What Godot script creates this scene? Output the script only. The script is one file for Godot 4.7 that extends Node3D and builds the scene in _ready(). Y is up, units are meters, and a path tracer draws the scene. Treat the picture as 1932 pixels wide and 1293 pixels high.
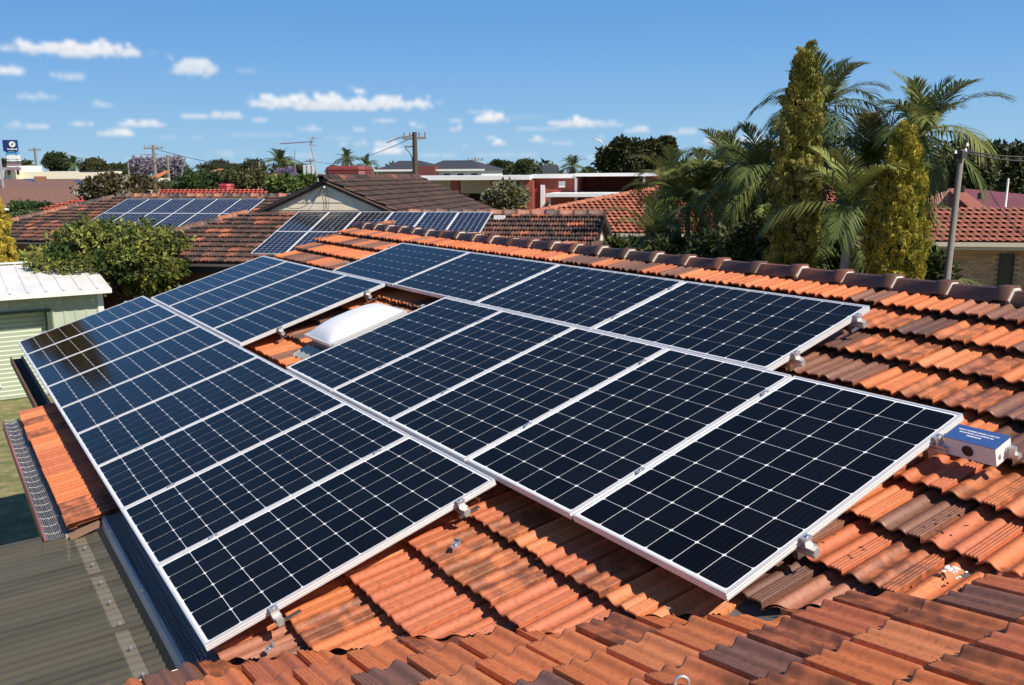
extends Node3D
# A tiled roof with solar panels in a suburb. y is up, metres. X runs up our roof, -Z along its gutter away from the camera.

# ---------------------------------------------------------------- camera (solved from the panel corners)
const CP := Vector3(-0.87065, 5.11346, 3.90415)
const RT := Vector3(0.834899, -0.006118, 0.550369)
const UP := Vector3(0.107945, 0.982339, -0.152832)
const BK := Vector3(-0.539714, 0.187009, 0.820814)
const FL := 1678.11
const SUN := Vector3(0.27, 1.0, 0.92)
const TH := 0.296706            # 17 degrees roof pitch
const PY := 3.0                 # height of the panel plane at the lower edge of the gutter-side row
var rng := RandomNumberGenerator.new()
var used := {}
var M := {}
var T := {}

func at(px: float, py: float, d: float) -> Vector3:
	return CP + d * (-BK + RT * ((px - 966.0) / FL) - UP * ((py - 646.5) / FL))
func ground(px: float, d: float) -> Vector3:
	var p := at(px, 330.0, d)
	return Vector3(p.x, 0.0, p.z)
func seen(p: Vector3) -> Vector3:
	var q := p - CP
	var d := -q.dot(BK)
	if d < 0.05: return Vector3(-9999, -9999, d)
	return Vector3(966.0 + FL * q.dot(RT) / d, 646.5 - FL * q.dot(UP) / d, d)
# the streets behind lie at 45 degrees to our house: r to the right, d away, measured from the camera's foot
const NR := Vector3(0.707107, 0, 0.707107)
const ND := Vector3(0.707107, 0, -0.707107)
func nb(r: float, d: float, y: float) -> Vector3:
	return Vector3(CP.x, y, CP.z) + NR * r + ND * d

# ---------------------------------------------------------------- nodes
func numbered(n: String) -> String:
	if not used.has(n):
		used[n] = 0
		return n
	used[n] += 1
	return "%s_%03d" % [n, used[n]]
func tag(o: Node3D, label: String, category: String, group := "", kind := "") -> void:
	if label: o.set_meta("label", label)
	if category: o.set_meta("category", category)
	if group: o.set_meta("group", group)
	if kind: o.set_meta("kind", kind)
func thing(n: String, label: String, category: String, pos := Vector3.ZERO, group := "") -> Node3D:
	var o := Node3D.new()
	o.name = numbered(n)
	o.position = pos
	add_child(o)
	tag(o, label, category, group)
	return o
func part(parent: Node3D, n: String, mesh: Mesh, mat: Material = null, xf := Transform3D()) -> MeshInstance3D:
	var o := MeshInstance3D.new()
	o.name = n if parent != self else numbered(n)
	o.mesh = mesh
	if mat: o.set_surface_override_material(0, mat)
	o.transform = xf
	parent.add_child(o, true)
	return o
func many(parent: Node3D, n: String, mesh: Mesh, mat: Material, xfs: Array, cols: Array, stuff := false) -> MultiMeshInstance3D:
	var mm := MultiMesh.new()
	mm.transform_format = MultiMesh.TRANSFORM_3D
	mm.use_colors = true
	mm.mesh = mesh
	mm.instance_count = xfs.size()
	for i in xfs.size():
		mm.set_instance_transform(i, xfs[i])
		mm.set_instance_color(i, cols[i])
	var o := MultiMeshInstance3D.new()
	o.name = n
	o.multimesh = mm
	o.material_override = mat
	parent.add_child(o, true)
	if stuff: o.set_meta("kind", "stuff")
	return o

# ---------------------------------------------------------------- mesh builder
class B:
	var st := SurfaceTool.new()
	func _init():
		st.begin(Mesh.PRIMITIVE_TRIANGLES)
		st.set_smooth_group(-1)
	func smooth(on: bool): st.set_smooth_group(0 if on else -1)
	func tri(a: Vector3, b: Vector3, c: Vector3):
		st.add_vertex(a); st.add_vertex(c); st.add_vertex(b)
	func quad(a: Vector3, b: Vector3, c: Vector3, d: Vector3):   # counter-clockwise from outside
		tri(a, b, c); tri(a, c, d)
	func box(c: Vector3, s: Vector3, bs := Basis()):
		var x := bs.x * s.x * 0.5; var y := bs.y * s.y * 0.5; var z := bs.z * s.z * 0.5
		quad(c - x - y + z, c + x - y + z, c + x + y + z, c - x + y + z)
		quad(c + x - y - z, c - x - y - z, c - x + y - z, c + x + y - z)
		quad(c + x - y + z, c + x - y - z, c + x + y - z, c + x + y + z)
		quad(c - x - y - z, c - x - y + z, c - x + y + z, c - x + y - z)
		quad(c - x + y + z, c + x + y + z, c + x + y - z, c - x + y - z)
		quad(c - x - y - z, c + x - y - z, c + x - y + z, c - x - y + z)
	func beam(a: Vector3, b: Vector3, w: float, h: float, up := Vector3.UP):
		var z := (b - a).normalized(); var x := up.cross(z).normalized(); var y := z.cross(x)
		box((a + b) * 0.5, Vector3(w, h, a.distance_to(b)), Basis(x, y, z))
	func tube(p: PackedVector3Array, r0: float, r1: float, n := 8, caps := true):
		smooth(true)
		var prev: Array = []
		var side := Vector3.ZERO
		for i in p.size():
			var t := (p[min(i + 1, p.size() - 1)] - p[max(i - 1, 0)]).normalized()
			if side == Vector3.ZERO: side = t.cross(Vector3.UP if absf(t.y) < 0.9 else Vector3.RIGHT).normalized()
			side = (side - t * side.dot(t)).normalized()
			var o := t.cross(side)
			var r := lerpf(r0, r1, float(i) / maxf(1.0, p.size() - 1.0))
			var ring: Array = []
			for k in n:
				var a := TAU * k / n
				ring.append(p[i] + (side * cos(a) + o * sin(a)) * r)
			if prev:
				for k in n: quad(prev[k], prev[(k + 1) % n], ring[(k + 1) % n], ring[k])
			elif caps:
				smooth(false)
				for k in range(1, n - 1): tri(ring[0], ring[k + 1], ring[k])
				smooth(true)
			prev = ring
		if caps:
			smooth(false)
			for k in range(1, n - 1): tri(prev[0], prev[k], prev[k + 1])
		smooth(false)
	func poly(pts: Array):                                   # convex, counter-clockwise from outside
		for i in range(1, pts.size() - 1): tri(pts[0], pts[i], pts[i + 1])
	func slab(pts: Array, down: Vector3):                    # a convex sheet with thickness
		poly(pts)
		var low: Array = []
		for p in pts: low.push_front(p + down)
		poly(low)
		for i in pts.size():
			var a: Vector3 = pts[i]; var b: Vector3 = pts[(i + 1) % pts.size()]
			quad(a, a + down, b + down, b)
	func done() -> ArrayMesh:
		st.generate_normals()
		return st.commit()

func boxm(s: Vector3, c := Vector3.ZERO) -> ArrayMesh:
	var b := B.new()
	b.box(c, s)
	return b.done()

# ---------------------------------------------------------------- materials
func lin(r: float, g: float, b: float, a := 1.0) -> Color:
	var c := Color(r, g, b).linear_to_srgb()
	c.a = a
	return c
func noise_tex(key: String, freq: float, cols: Array, stops: Array, octaves := 4, seed_ := 1, size := 512, kind := FastNoiseLite.TYPE_SIMPLEX_SMOOTH) -> NoiseTexture2D:
	if T.has(key): return T[key]
	var n := FastNoiseLite.new()
	n.seed = seed_
	n.noise_type = kind
	n.frequency = freq
	n.fractal_octaves = octaves
	n.fractal_gain = 0.58
	var g := Gradient.new()
	g.offsets = PackedFloat32Array(stops)
	var pc := PackedColorArray()
	for c in cols: pc.append(Color(c[0], c[1], c[2]).linear_to_srgb())
	g.colors = pc
	var t := NoiseTexture2D.new()
	t.width = size; t.height = size
	t.seamless = true
	t.noise = n
	t.color_ramp = g
	T[key] = t
	return t
func bump_tex(key: String, freq: float, strength := 4.0, octaves := 4) -> NoiseTexture2D:
	if T.has(key): return T[key]
	var n := FastNoiseLite.new()
	n.seed = 7
	n.frequency = freq
	n.fractal_octaves = octaves
	var t := NoiseTexture2D.new()
	t.width = 512; t.height = 512
	t.seamless = true
	t.as_normal_map = true
	t.bump_strength = strength
	t.noise = n
	T[key] = t
	return t
func mat(key: String, col: Color, rough := 0.7, metal := 0.0, tex: Texture2D = null, scale := 1.0, bump: Texture2D = null, bump_k := 0.5) -> StandardMaterial3D:
	if M.has(key): return M[key]
	var m := StandardMaterial3D.new()
	m.resource_name = key
	m.albedo_color = col
	m.roughness = rough
	m.metallic = metal
	if tex: m.albedo_texture = tex
	if bump:
		m.normal_enabled = true
		m.normal_texture = bump
		m.normal_scale = bump_k
	if tex or bump:
		m.uv1_triplanar = true
		m.uv1_world_triplanar = true
		m.uv1_scale = Vector3.ONE * scale
	M[key] = m
	return m
func leaf_mat(key: String, rough := 0.5, back := 0.35) -> StandardMaterial3D:
	if M.has(key): return M[key]
	var m := StandardMaterial3D.new()
	m.resource_name = key
	m.vertex_color_use_as_albedo = true
	m.roughness = rough
	m.metallic_specular = 0.35
	m.backlight_enabled = true
	m.backlight = Color(back, back, back * 0.6)
	m.cull_mode = BaseMaterial3D.CULL_DISABLED
	M[key] = m
	return m

# ---------------------------------------------------------------- roof tiles
const TW := 0.242               # cover width of a tile
const TG := 0.3565              # gauge: distance between courses
const TS := 0.052               # step from course to course
var tile_v: Array = []          # meshes: fine, medium, coarse

func tile_mesh(prof: Array, w: float, g: float, step: float, fine: bool) -> ArrayMesh:
	# x across (ribbed interlock on the right, looking up the slope), y off the roof, z down the slope; the nose is at z = 0
	var rows: Array = [[-0.055, 1.0, -0.014], [-0.003, 1.0, -0.012], [0.0030, 0.98, -0.006], [0.0, 1.0, -0.0012], [-0.010, 1.0, 0.0], [-(g + 0.05), 1.0, 0.0]] if fine else [[-0.05, 1.0, -0.012], [0.0, 1.0, -0.010], [0.0, 1.0, 0.0], [-(g + 0.03), 1.0, 0.0]]
	var b := B.new()
	for i in rows.size() - 1:
		b.smooth(i > 0 if fine else i > 1)
		for j in prof.size() - 1:
			var q: Array = []
			for k in [[i, j], [i, j + 1], [i + 1, j + 1], [i + 1, j]]:
				var rw: Array = rows[k[0]]; var p: Array = prof[k[1]]
				q.append(Vector3(p[0] * w, p[1] * rw[1] + rw[2] + step * (1.0 + rw[0] / g), rw[0]))
			b.quad(q[0], q[1], q[2], q[3])
	return b.done()

func make_tiles() -> void:
	var fine := [[0.0, 0.003], [0.04, 0.007], [0.09, 0.017], [0.14, 0.027], [0.19, 0.033], [0.235, 0.0335], [0.275, 0.028], [0.31, 0.019], [0.35, 0.011], [0.41, 0.0075], [0.46, 0.009], [0.51, 0.016], [0.555, 0.026], [0.60, 0.0325], [0.645, 0.0335], [0.685, 0.029], [0.715, 0.022], [0.74, 0.018],
		[0.762, 0.0185], [0.780, 0.0215], [0.790, 0.0275], [0.815, 0.0285], [0.830, 0.0235], [0.842, 0.0235], [0.856, 0.029], [0.882, 0.0295], [0.896, 0.0245], [0.908, 0.0245], [0.922, 0.030], [0.948, 0.0305], [0.962, 0.026], [0.974, 0.026], [0.988, 0.031], [1.012, 0.031], [1.02, 0.025], [1.022, -0.004]]
	var mid := [[0.0, 0.004], [0.10, 0.019], [0.19, 0.033], [0.27, 0.030], [0.35, 0.011], [0.43, 0.008], [0.53, 0.020], [0.61, 0.033], [0.68, 0.029], [0.74, 0.016], [0.80, 0.026], [0.99, 0.031], [1.01, 0.0]]
	for q in mid: q[1] *= 1.85
	var roll := [[0.0, 0.004], [0.14, 0.004], [0.24, 0.022], [0.36, 0.04], [0.5, 0.047], [0.64, 0.04], [0.76, 0.022], [0.86, 0.004], [1.0, 0.004]]
	var fine_b: Array = []
	for p in fine: fine_b.append([p[0], p[1] * 0.94 + 0.0012 * sin(p[0] * 17.0)])
	tile_v = [tile_mesh(fine, TW, TG, TS, true), tile_mesh(fine_b, TW, TG, TS + 0.003, true), tile_mesh(mid, TW, TG, TS, false), tile_mesh(roll, TW, TG, TS, false)]

func clip(poly: Array, n: Vector2, c: float) -> Array:       # keeps n.(x, -z) <= c
	var res: Array = []
	for i in poly.size():
		var a: Vector3 = poly[i]; var b: Vector3 = poly[(i + 1) % poly.size()]
		var da := n.x * a.x - n.y * a.z - c; var db := n.x * b.x - n.y * b.z - c
		if da <= 0.0: res.append(a)
		if da * db < 0.0: res.append(a.lerp(b, da / (da - db)))
	return res

# Lays tiles on a roof face. o: a point of the face; rt: to the right looking up the slope; up: up the slope. outline: convex polygon of (right, up) metres, counter-clockwise.
# palette: [material, weight, tint for the joined rest]; the `quota` largest in view become tiles of their own, the rest one part.
func lay_tiles(face: Node3D, o: Vector3, rt: Vector3, up: Vector3, outline: Array, phase: Vector2, kinds: Array, palette: Array, rest: Material, quota: int, hidden: Array, seed_: int, patch := 0.0, cut_jag := 0.0) -> void:
	var xf := Transform3D(Basis(rt, rt.cross(up).normalized() * (1.0), -up), o)
	if xf.basis.y.y < 0: xf.basis.y = -xf.basis.y
	var g := RandomNumberGenerator.new()
	g.seed = seed_
	var blot := FastNoiseLite.new()
	blot.seed = seed_
	blot.frequency = 0.55
	var edges: Array = []
	for i in outline.size():
		var e: Vector2 = outline[(i + 1) % outline.size()] - outline[i]
		var n := Vector2(e.y, -e.x).normalized()
		edges.append([n, n.dot(outline[i])])
	var lo: Vector2 = outline[0]; var hi: Vector2 = outline[0]
	for q: Vector2 in outline:
		lo = lo.min(q); hi = hi.max(q)
	var total := 0.0
	for k in palette: total += k[1]
	var whole: Array = []
	var cut: Array = []
	for row in range(int(floor((lo.y - phase.y) / TG)) - 1, int(ceil((hi.y - phase.y) / TG)) + 1):
		for col in range(int(floor((lo.x - phase.x) / TW)) - 1, int(ceil((hi.x - phase.x) / TW)) + 1):
			var s := phase.x + (col + (0.5 if posmod(row, 2) == 1 else 0.0)) * TW
			var t := phase.y + row * TG
			var out := 0.0; var gone := false
			for e in edges:
				var mx := -1e9; var mn := 1e9
				for c in [Vector2(s, t), Vector2(s + TW, t), Vector2(s, t + TG), Vector2(s + TW, t + TG)]:
					var v: float = e[0].dot(c) - e[1]
					mx = maxf(mx, v); mn = minf(mn, v)
				out = maxf(out, mx)
				if mn > -0.015: gone = true
			var pick := g.randf() * total
			var shade := blot.get_noise_2d(s * 1.3, t * 1.3) * patch
			var which := 0
			pick = clampf(pick + shade * total, 0.0, total - 0.001)
			for k in palette.size():
				pick -= palette[k][1]
				if pick <= 0.0:
					which = k
					break
			var jit := Vector3(g.randfn(0, 0.0016), g.randfn(0, 0.0012), g.randfn(0, 0.0035))
			var turn := Basis(Vector3.UP, g.randfn(0, 0.006)) * Basis(Vector3.FORWARD, g.randfn(0, 0.007))
			var mv: Mesh = kinds[g.randi() % kinds.size()]
			var tint := 0.86 + 0.28 * g.randf()
			if gone: continue
			var local := Transform3D(turn, Vector3(s, 0, -t) + jit)
			var p := seen(xf * Vector3(s + TW * 0.5, 0.04, -t - TG * 0.5))
			var score := 1e6 + p.z
			if p.z > 0 and p.x > -40 and p.x < 1972 and p.y > -20 and p.y < 1330:
				score = p.z
				for hd: Rect2 in hidden:
					if hd.has_point(Vector2(s + TW * 0.5, t + TG * 0.35)) and hd.has_point(Vector2(s + TW * 0.5, t + TG * 0.9)): score = 5e5 + p.z
			if out > 0.02: cut.append([score, local, mv, which])
			else: whole.append([score, local, mv, which, tint])
	whole.sort_custom(func(a, b): return a[0] < b[0])
	# tiles cut to the outline
	for c in cut:
		var src: PackedVector3Array = c[2].surface_get_arrays(0)[Mesh.ARRAY_VERTEX]
		var idx: PackedInt32Array = c[2].surface_get_arrays(0)[Mesh.ARRAY_INDEX] if c[2].surface_get_arrays(0)[Mesh.ARRAY_INDEX] != null else PackedInt32Array(range(src.size()))
		var b := B.new()
		b.smooth(true)
		var any := false
		var jag := g.randfn(0, cut_jag)
		for i in range(0, idx.size(), 3):
			var poly: Array = [c[1] * src[idx[i]], c[1] * src[idx[i + 1]], c[1] * src[idx[i + 2]]]
			for e in edges:
				poly = clip(poly, e[0].rotated(jag * 2.0), e[1] + jag)
				if poly.size() < 3: break
			if poly.size() < 3: continue
			any = true
			for k in range(1, poly.size() - 1):
				b.st.add_vertex(poly[0]); b.st.add_vertex(poly[k]); b.st.add_vertex(poly[k + 1])
		if any: part(face, "roof_tile", b.done(), palette[c[3]][0], xf)
	var own := 0
	quota = maxi(0, quota - cut.size())
	var xfs: Array = []; var cols: Array = []
	for w in whole:
		if own < quota and w[0] < 1e5:
			part(face, "roof_tile", w[2], palette[w[3]][0], xf * w[1])
			own += 1
		else:
			xfs.append(xf * w[1])
			var c: Array = palette[w[3]][2]
			cols.append(Color(c[0] * w[4], c[1] * w[4], c[2] * w[4]))
	if xfs.size(): many(face, "roof_tiles", kinds[0], rest, xfs, cols, true)

# a roof face: the boarding under the tiles, and the tiles on it. eave: two points left and right looking up the slope; outline in (right, up) from the left one
func roof_face(parent: Node3D, o: Vector3, rt: Vector3, up: Vector3, outline: Array, n := "roof_slope") -> MeshInstance3D:
	var nrm := rt.cross(up)
	if nrm.y < 0: nrm = -nrm
	var b := B.new()
	var pts: Array = []
	for q: Vector2 in outline: pts.append(o + rt * q.x + up * q.y - nrm * 0.006)
	b.slab(pts, -nrm * 0.03)
	return part(parent, n, b.done(), M.sarking)

# ridge and hip caps: each an angled clay cap with a raised lip, bedded on mortar
func cap_mesh(length: float, k := 1.0) -> ArrayMesh:
	var prof := [Vector2(-0.152, -0.075), Vector2(-0.148, -0.050), Vector2(-0.064, 0.054), Vector2(-0.052, 0.062), Vector2(0.052, 0.062), Vector2(0.064, 0.054), Vector2(0.148, -0.050), Vector2(0.152, -0.075)]
	var rows := [[0.0, 0.0], [length - 0.105, 0.004], [length - 0.098, 0.020], [length - 0.010, 0.023], [length - 0.003, 0.018]]
	var b := B.new()
	var ring := func(r: Array, drop: float) -> Array:
		var a: Array = []
		for p: Vector2 in prof:
			var q := p * k + Vector2(signf(p.x) * r[1] * 0.8, r[1] - drop)
			a.append(Vector3(q.x, q.y, r[0]))
		return a
	b.smooth(true)
	for i in rows.size() - 1:
		var a: Array = ring.call(rows[i], 0.0); var c: Array = ring.call(rows[i + 1], 0.0)
		for j in prof.size() - 1: b.quad(a[j], c[j], c[j + 1], a[j + 1])
	b.smooth(false)
	var e: Array = ring.call(rows[4], 0.0); var e2: Array = ring.call(rows[4], 0.03)
	for j in prof.size() - 1: b.quad(e[j], e2[j], e2[j + 1], e[j + 1])
	return b.done()
func mortar_mesh(length: float, k := 1.0) -> ArrayMesh:
	var prof := [Vector2(-0.152, -0.050), Vector2(-0.066, 0.053), Vector2(-0.052, 0.060), Vector2(0.052, 0.060), Vector2(0.066, 0.053), Vector2(0.152, -0.050)]
	var b := B.new()
	for j in prof.size() - 1:
		var p: Vector2 = prof[j] * k; var q: Vector2 = prof[j + 1] * k
		var z0 := length - 0.004; var z1 := length + 0.007
		b.quad(Vector3(p.x, p.y + 0.012, z0), Vector3(p.x, p.y + 0.003, z1), Vector3(q.x, q.y + 0.003, z1), Vector3(q.x, q.y + 0.012, z0))
		b.quad(Vector3(p.x, p.y + 0.003, z1), Vector3(p.x, p.y - 0.02, z1), Vector3(q.x, q.y - 0.02, z1), Vector3(q.x, q.y + 0.003, z1))
	return b.done()
func caps(parent: Node3D, a: Vector3, b: Vector3, mats: Array, pitch := 0.41, k := 1.0, mortar: Material = null, seed_ := 3) -> void:
	var g := RandomNumberGenerator.new()
	g.seed = seed_
	var n := maxi(1, int(round(a.distance_to(b) / pitch)))
	var step := a.distance_to(b) / n
	var mesh := cap_mesh(step + 0.05, k)
	var mm := mortar_mesh(step + 0.05, k)
	var z := (b - a).normalized()
	var x := Vector3.UP.cross(z).normalized()
	for i in n:
		var turn := Basis(Vector3.UP, g.randfn(0, 0.008)) * Basis(Vector3.RIGHT, g.randfn(0, 0.006))
		var xf := Transform3D(Basis(x, z.cross(x), z) * turn, a + z * (step * i) + Vector3(0, g.randfn(0.0, 0.003), 0))
		var c := part(parent, "ridge_cap", mesh, mats[g.randi() % mats.size()], xf)
		if mortar: part(c, "mortar", mm, mortar)

# ---------------------------------------------------------------- solar panels
const PW := 0.992
const PL := 1.65
const PG := 1.0138              # pitch of the portrait panels along a row
func frame_mesh(w: float, l: float, h := 0.038) -> ArrayMesh:
	var b := B.new()
	for s in [-1, 1]:
		# an extruded rail: lip, wall with two grooves, foot
		b.box(Vector3(s * (w / 2 - 0.0055), -0.0015, 0), Vector3(0.011, 0.003, l))
		b.box(Vector3(s * (w / 2 - 0.0012), -h / 2 - 0.0012, 0), Vector3(0.0024, h - 0.0024, l - 0.0004))
		b.box(Vector3(s * (w / 2 + 0.0006), -h * 0.36, 0), Vector3(0.0026, 0.0045, l))
		b.box(Vector3(s * (w / 2 + 0.0006), -h * 0.72, 0), Vector3(0.0026, 0.0045, l))
		b.box(Vector3(s * (w / 2 - 0.0135), -h + 0.001, 0), Vector3(0.022, 0.002, l - 0.004))
		b.box(Vector3(0, -0.0018, s * (l / 2 - 0.0055)), Vector3(w - 0.0222, 0.003, 0.011))
		b.box(Vector3(0, -h / 2 - 0.0012, s * (l / 2 - 0.0012)), Vector3(w - 0.005, h - 0.0024, 0.0024))
		b.box(Vector3(0, -h * 0.36, s * (l / 2 + 0.0006)), Vector3(w - 0.002, 0.0035, 0.0012))
		b.box(Vector3(0, -h * 0.72, s * (l / 2 + 0.0006)), Vector3(w - 0.002, 0.0035, 0.0012))
	return b.done()
func cell_outline(w: float, l: float, c: float) -> Array:
	return [Vector2(-w / 2 + c, -l / 2), Vector2(w / 2 - c, -l / 2), Vector2(w / 2 - c * 0.3, -l / 2 + c * 0.3), Vector2(w / 2, -l / 2 + c), Vector2(w / 2, l / 2 - c), Vector2(w / 2 - c * 0.3, l / 2 - c * 0.3), Vector2(w / 2 - c, l / 2), Vector2(-w / 2 + c, l / 2), Vector2(-w / 2 + c * 0.3, l / 2 - c * 0.3), Vector2(-w / 2, l / 2 - c), Vector2(-w / 2, -l / 2 + c), Vector2(-w / 2 + c * 0.3, -l / 2 + c * 0.3)]
func cell_into(st: SurfaceTool, at_: Vector3, w: float, l: float, c: float) -> void:
	var o := cell_outline(w, l, c)
	for i in range(1, o.size() - 1):
		for q: Vector2 in [o[0], o[i], o[i + 1]]:
			st.set_normal(Vector3.UP)
			st.set_uv(Vector2(q.x / w + 0.5, q.y / l + 0.5))
			st.add_vertex(at_ + Vector3(q.x, 0, q.y))
var panel_frame: ArrayMesh
var panel_sheet: ArrayMesh
var panel_cell: ArrayMesh
var panel_cells: ArrayMesh
func cell_spot(i: int, j: int) -> Vector3:
	return Vector3((i - 2.5) * 0.1588, -0.0035, (j - 4.5) * 0.1602)
func make_panels() -> void:
	panel_frame = frame_mesh(PW, PL)
	var b := B.new()
	b.box(Vector3(0, -0.0065, 0), Vector3(PW - 0.008, 0.004, PL - 0.008))
	panel_sheet = b.done()
	var st := SurfaceTool.new()
	st.begin(Mesh.PRIMITIVE_TRIANGLES)
	cell_into(st, Vector3.ZERO, 0.1559, 0.1569, 0.0115)
	panel_cell = st.commit()
	st = SurfaceTool.new()
	st.begin(Mesh.PRIMITIVE_TRIANGLES)
	for i in 6:
		for j in 10: cell_into(st, cell_spot(i, j), 0.1545, 0.1552, 0.0105)
	panel_cells = st.commit()
func solar_panel(xf: Transform3D, label: String, group: String, near: bool) -> Node3D:
	var o := thing("solar_panel", label, "solar panel", Vector3.ZERO, group)
	o.transform = xf
	part(o, "frame", panel_frame, M.alu)
	part(o, "backsheet", panel_sheet, M.backsheet)
	if near:
		for j in 10:
			for i in 6: part(o, "cell", panel_cell, M.cell[(i * 7 + j * 3 + rng.randi() % 2) % M.cell.size()], Transform3D(Basis(), cell_spot(i, j)))
	else:
		var c := part(o, "cells", panel_cells, M.cell_far)
		c.set_meta("kind", "stuff")
	return o

# ---------------------------------------------------------------- sky
func make_sky() -> ImageTexture:
	var w := 2048; var h := 1024
	var im := Image.create(w, h, false, Image.FORMAT_RGBF)
	# air: pale at the horizon, deeper blue above
	var stops := [[0.0, Color(0.38, 0.585, 0.77)], [2.0, Color(0.315, 0.54, 0.785)], [4.5, Color(0.24, 0.475, 0.79)], [8.0, Color(0.165, 0.385, 0.755)], [12.0, Color(0.122, 0.320, 0.70)], [25.0, Color(0.078, 0.222, 0.54)], [50.0, Color(0.045, 0.135, 0.385)], [90.0, Color(0.030, 0.098, 0.30)]]
	for y in h:
		var el := 90.0 - (y + 0.5) * 180.0 / h
		var c := Color(0.22, 0.2, 0.17)
		if el > 0.0:
			for i in stops.size() - 1:
				if el >= stops[i][0] and el <= stops[i + 1][0]:
					c = stops[i][1].lerp(stops[i + 1][1], (el - stops[i][0]) / (stops[i + 1][0] - stops[i][0]))
		im.fill_rect(Rect2i(0, y, w, 1), Color(c.r * 0.79, c.g * 0.80, c.b * 0.785))
	# clouds: x, y, width, height as they stand over the suburb, then density
	var list := [[140, 97, 250, 40, 1.0], [365, 132, 95, 56, 0.8], [15, 137, 60, 22, 0.9], [130, 145, 62, 20, 0.6], [645, 198, 390, 46, 1.0], [65, 185, 90, 16, 0.5], [187, 197, 36, 16, 0.7], [465, 136, 40, 14, 0.25],
		[262, 236, 96, 19, 0.9], [225, 253, 76, 19, 1.0], [155, 236, 40, 13, 0.8], [78, 241, 40, 11, 0.7], [35, 239, 40, 12, 0.4], [368, 221, 46, 16, 0.8], [427, 220, 76, 20, 0.75], [497, 229, 40, 12, 0.6], [580, 246, 60, 12, 0.45], [682, 247, 36, 10, 0.5],
		[925, 227, 72, 26, 1.0], [905, 211, 50, 14, 0.4], [728, 188, 60, 12, 0.4], [725, 229, 70, 12, 0.6], [790, 237, 44, 14, 0.7], [865, 230, 40, 14, 0.5], [860, 243, 30, 11, 0.7], [680, 271, 30, 12, 0.5], [730, 274, 60, 18, 0.85], [735, 287, 80, 17, 0.95], [650, 275, 20, 10, 0.4],
		[940, 270, 34, 13, 0.9], [925, 262, 26, 10, 0.6], [1015, 264, 36, 10, 0.7], [1085, 234, 110, 26, 0.95], [1010, 245, 90, 14, 0.35], [1150, 236, 60, 16, 0.5], [1200, 248, 60, 18, 0.6], [1060, 270, 36, 8, 0.5], [1130, 262, 60, 8, 0.35], [1360, 268, 70, 26, 0.9], [1420, 270, 70, 26, 0.8], [1290, 250, 60, 16, 0.5], [1260, 256, 40, 10, 0.4],
		[560, 296, 110, 10, 0.35], [420, 292, 140, 10, 0.3], [960, 292, 130, 10, 0.3], [300, 300, 120, 10, 0.3], [830, 296, 90, 9, 0.3], [1110, 300, 120, 9, 0.3], [100, 296, 130, 10, 0.3], [1660, 300, 160, 12, 0.3], [1900, 300, 100, 12, 0.3], [490, 255, 130, 7, 0.22], [650, 262, 120, 7, 0.2], [990, 221, 110, 7, 0.16], [330, 262, 120, 7, 0.2], [870, 280, 130, 7, 0.25]]
	var g := RandomNumberGenerator.new()
	g.seed = 5
	var all: Array = []
	for c in list:
		var p := (at(c[0], c[1], 1.0) - CP).normalized()
		all.append([rad_to_deg(atan2(p.x, -p.z)), rad_to_deg(asin(p.y)), c[2] * 0.0305, c[3] * 0.0260, c[4] * 0.95])
	for i in 260:                                  # the same fair-weather clouds go on round the horizon
		var az := 75.0 + g.randf() * 277.0
		var el := 1.0 + pow(g.randf(), 2.0) * 13.0
		var s := 0.6 + el * 0.28
		all.append([az, el, s * (1.6 + 2.6 * g.randf()), s * (0.35 + 0.4 * g.randf()), 0.4 + 0.6 * g.randf()])
	var n1 := FastNoiseLite.new()
	n1.seed = 11
	n1.frequency = 0.9
	n1.fractal_octaves = 4
	for c in all:
		var hw: float = c[2] * 0.5; var hh: float = c[3] * 0.5
		var lo_y := int((90.0 - (c[1] + hh * 2.2)) * h / 180.0)
		var hi_y := int((90.0 - (c[1] - hh * 2.0)) * h / 180.0)
		var lo_x := int((c[0] - hw * 1.5) * w / 360.0)
		var hi_x := int((c[0] + hw * 1.5) * w / 360.0)
		for y in range(maxi(0, lo_y), mini(h / 2 - 1, hi_y) + 1):
			var el := 90.0 - (y + 0.5) * 180.0 / h
			for x in range(lo_x, hi_x + 1):
				var az := (x + 0.5) * 360.0 / w
				var u: float = (az - c[0]) / hw
				var v: float = (el - c[1]) / hh
				var big := n1.get_noise_2d(az * 0.9 + c[1] * 31.0, el * 1.7)
				var fine := n1.get_noise_2d(az * 2.6 + 90.0, el * 3.4 + c[1])
				var lump := 0.45 + 0.9 * big
				var f := 1.0 - u * u * 0.95 - pow(absf(v) / (0.62 + lump if v > 0.0 else 0.55), 2.0) + big * 0.62 + fine * 0.42
				var a: float = smoothstep(0.02, 0.52, f) * c[4]
				if a < 0.01: continue
				var lit: float = clampf(0.52 + v * 0.50 + fine * 0.55, 0.0, 1.0)
				var col := (Color(0.56, 0.63, 0.74).lerp(Color(0.97, 0.97, 0.97), lit) * 0.80)
				var old := im.get_pixel(posmod(x, w), y)
				im.set_pixel(posmod(x, w), y, old.lerp(col, minf(a, 0.97)))
	return ImageTexture.create_from_image(im)

# ---------------------------------------------------------------- roof frame of our house
var RA: Transform3D             # face with the panels: x along the gutter towards the camera, y off the roof, z down the slope; y = 0 is the top of the panels
func on_roof(s: float, t: float, h: float) -> Vector3:
	return RA * Vector3(s, h, -t)
func panel_at(s: float, t: float, wide := false) -> Transform3D:
	var x := RA
	x.origin = on_roof(s, t, 0.0)
	if wide: x.basis = x.basis * Basis(Vector3.UP, PI / 2)
	return x

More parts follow.
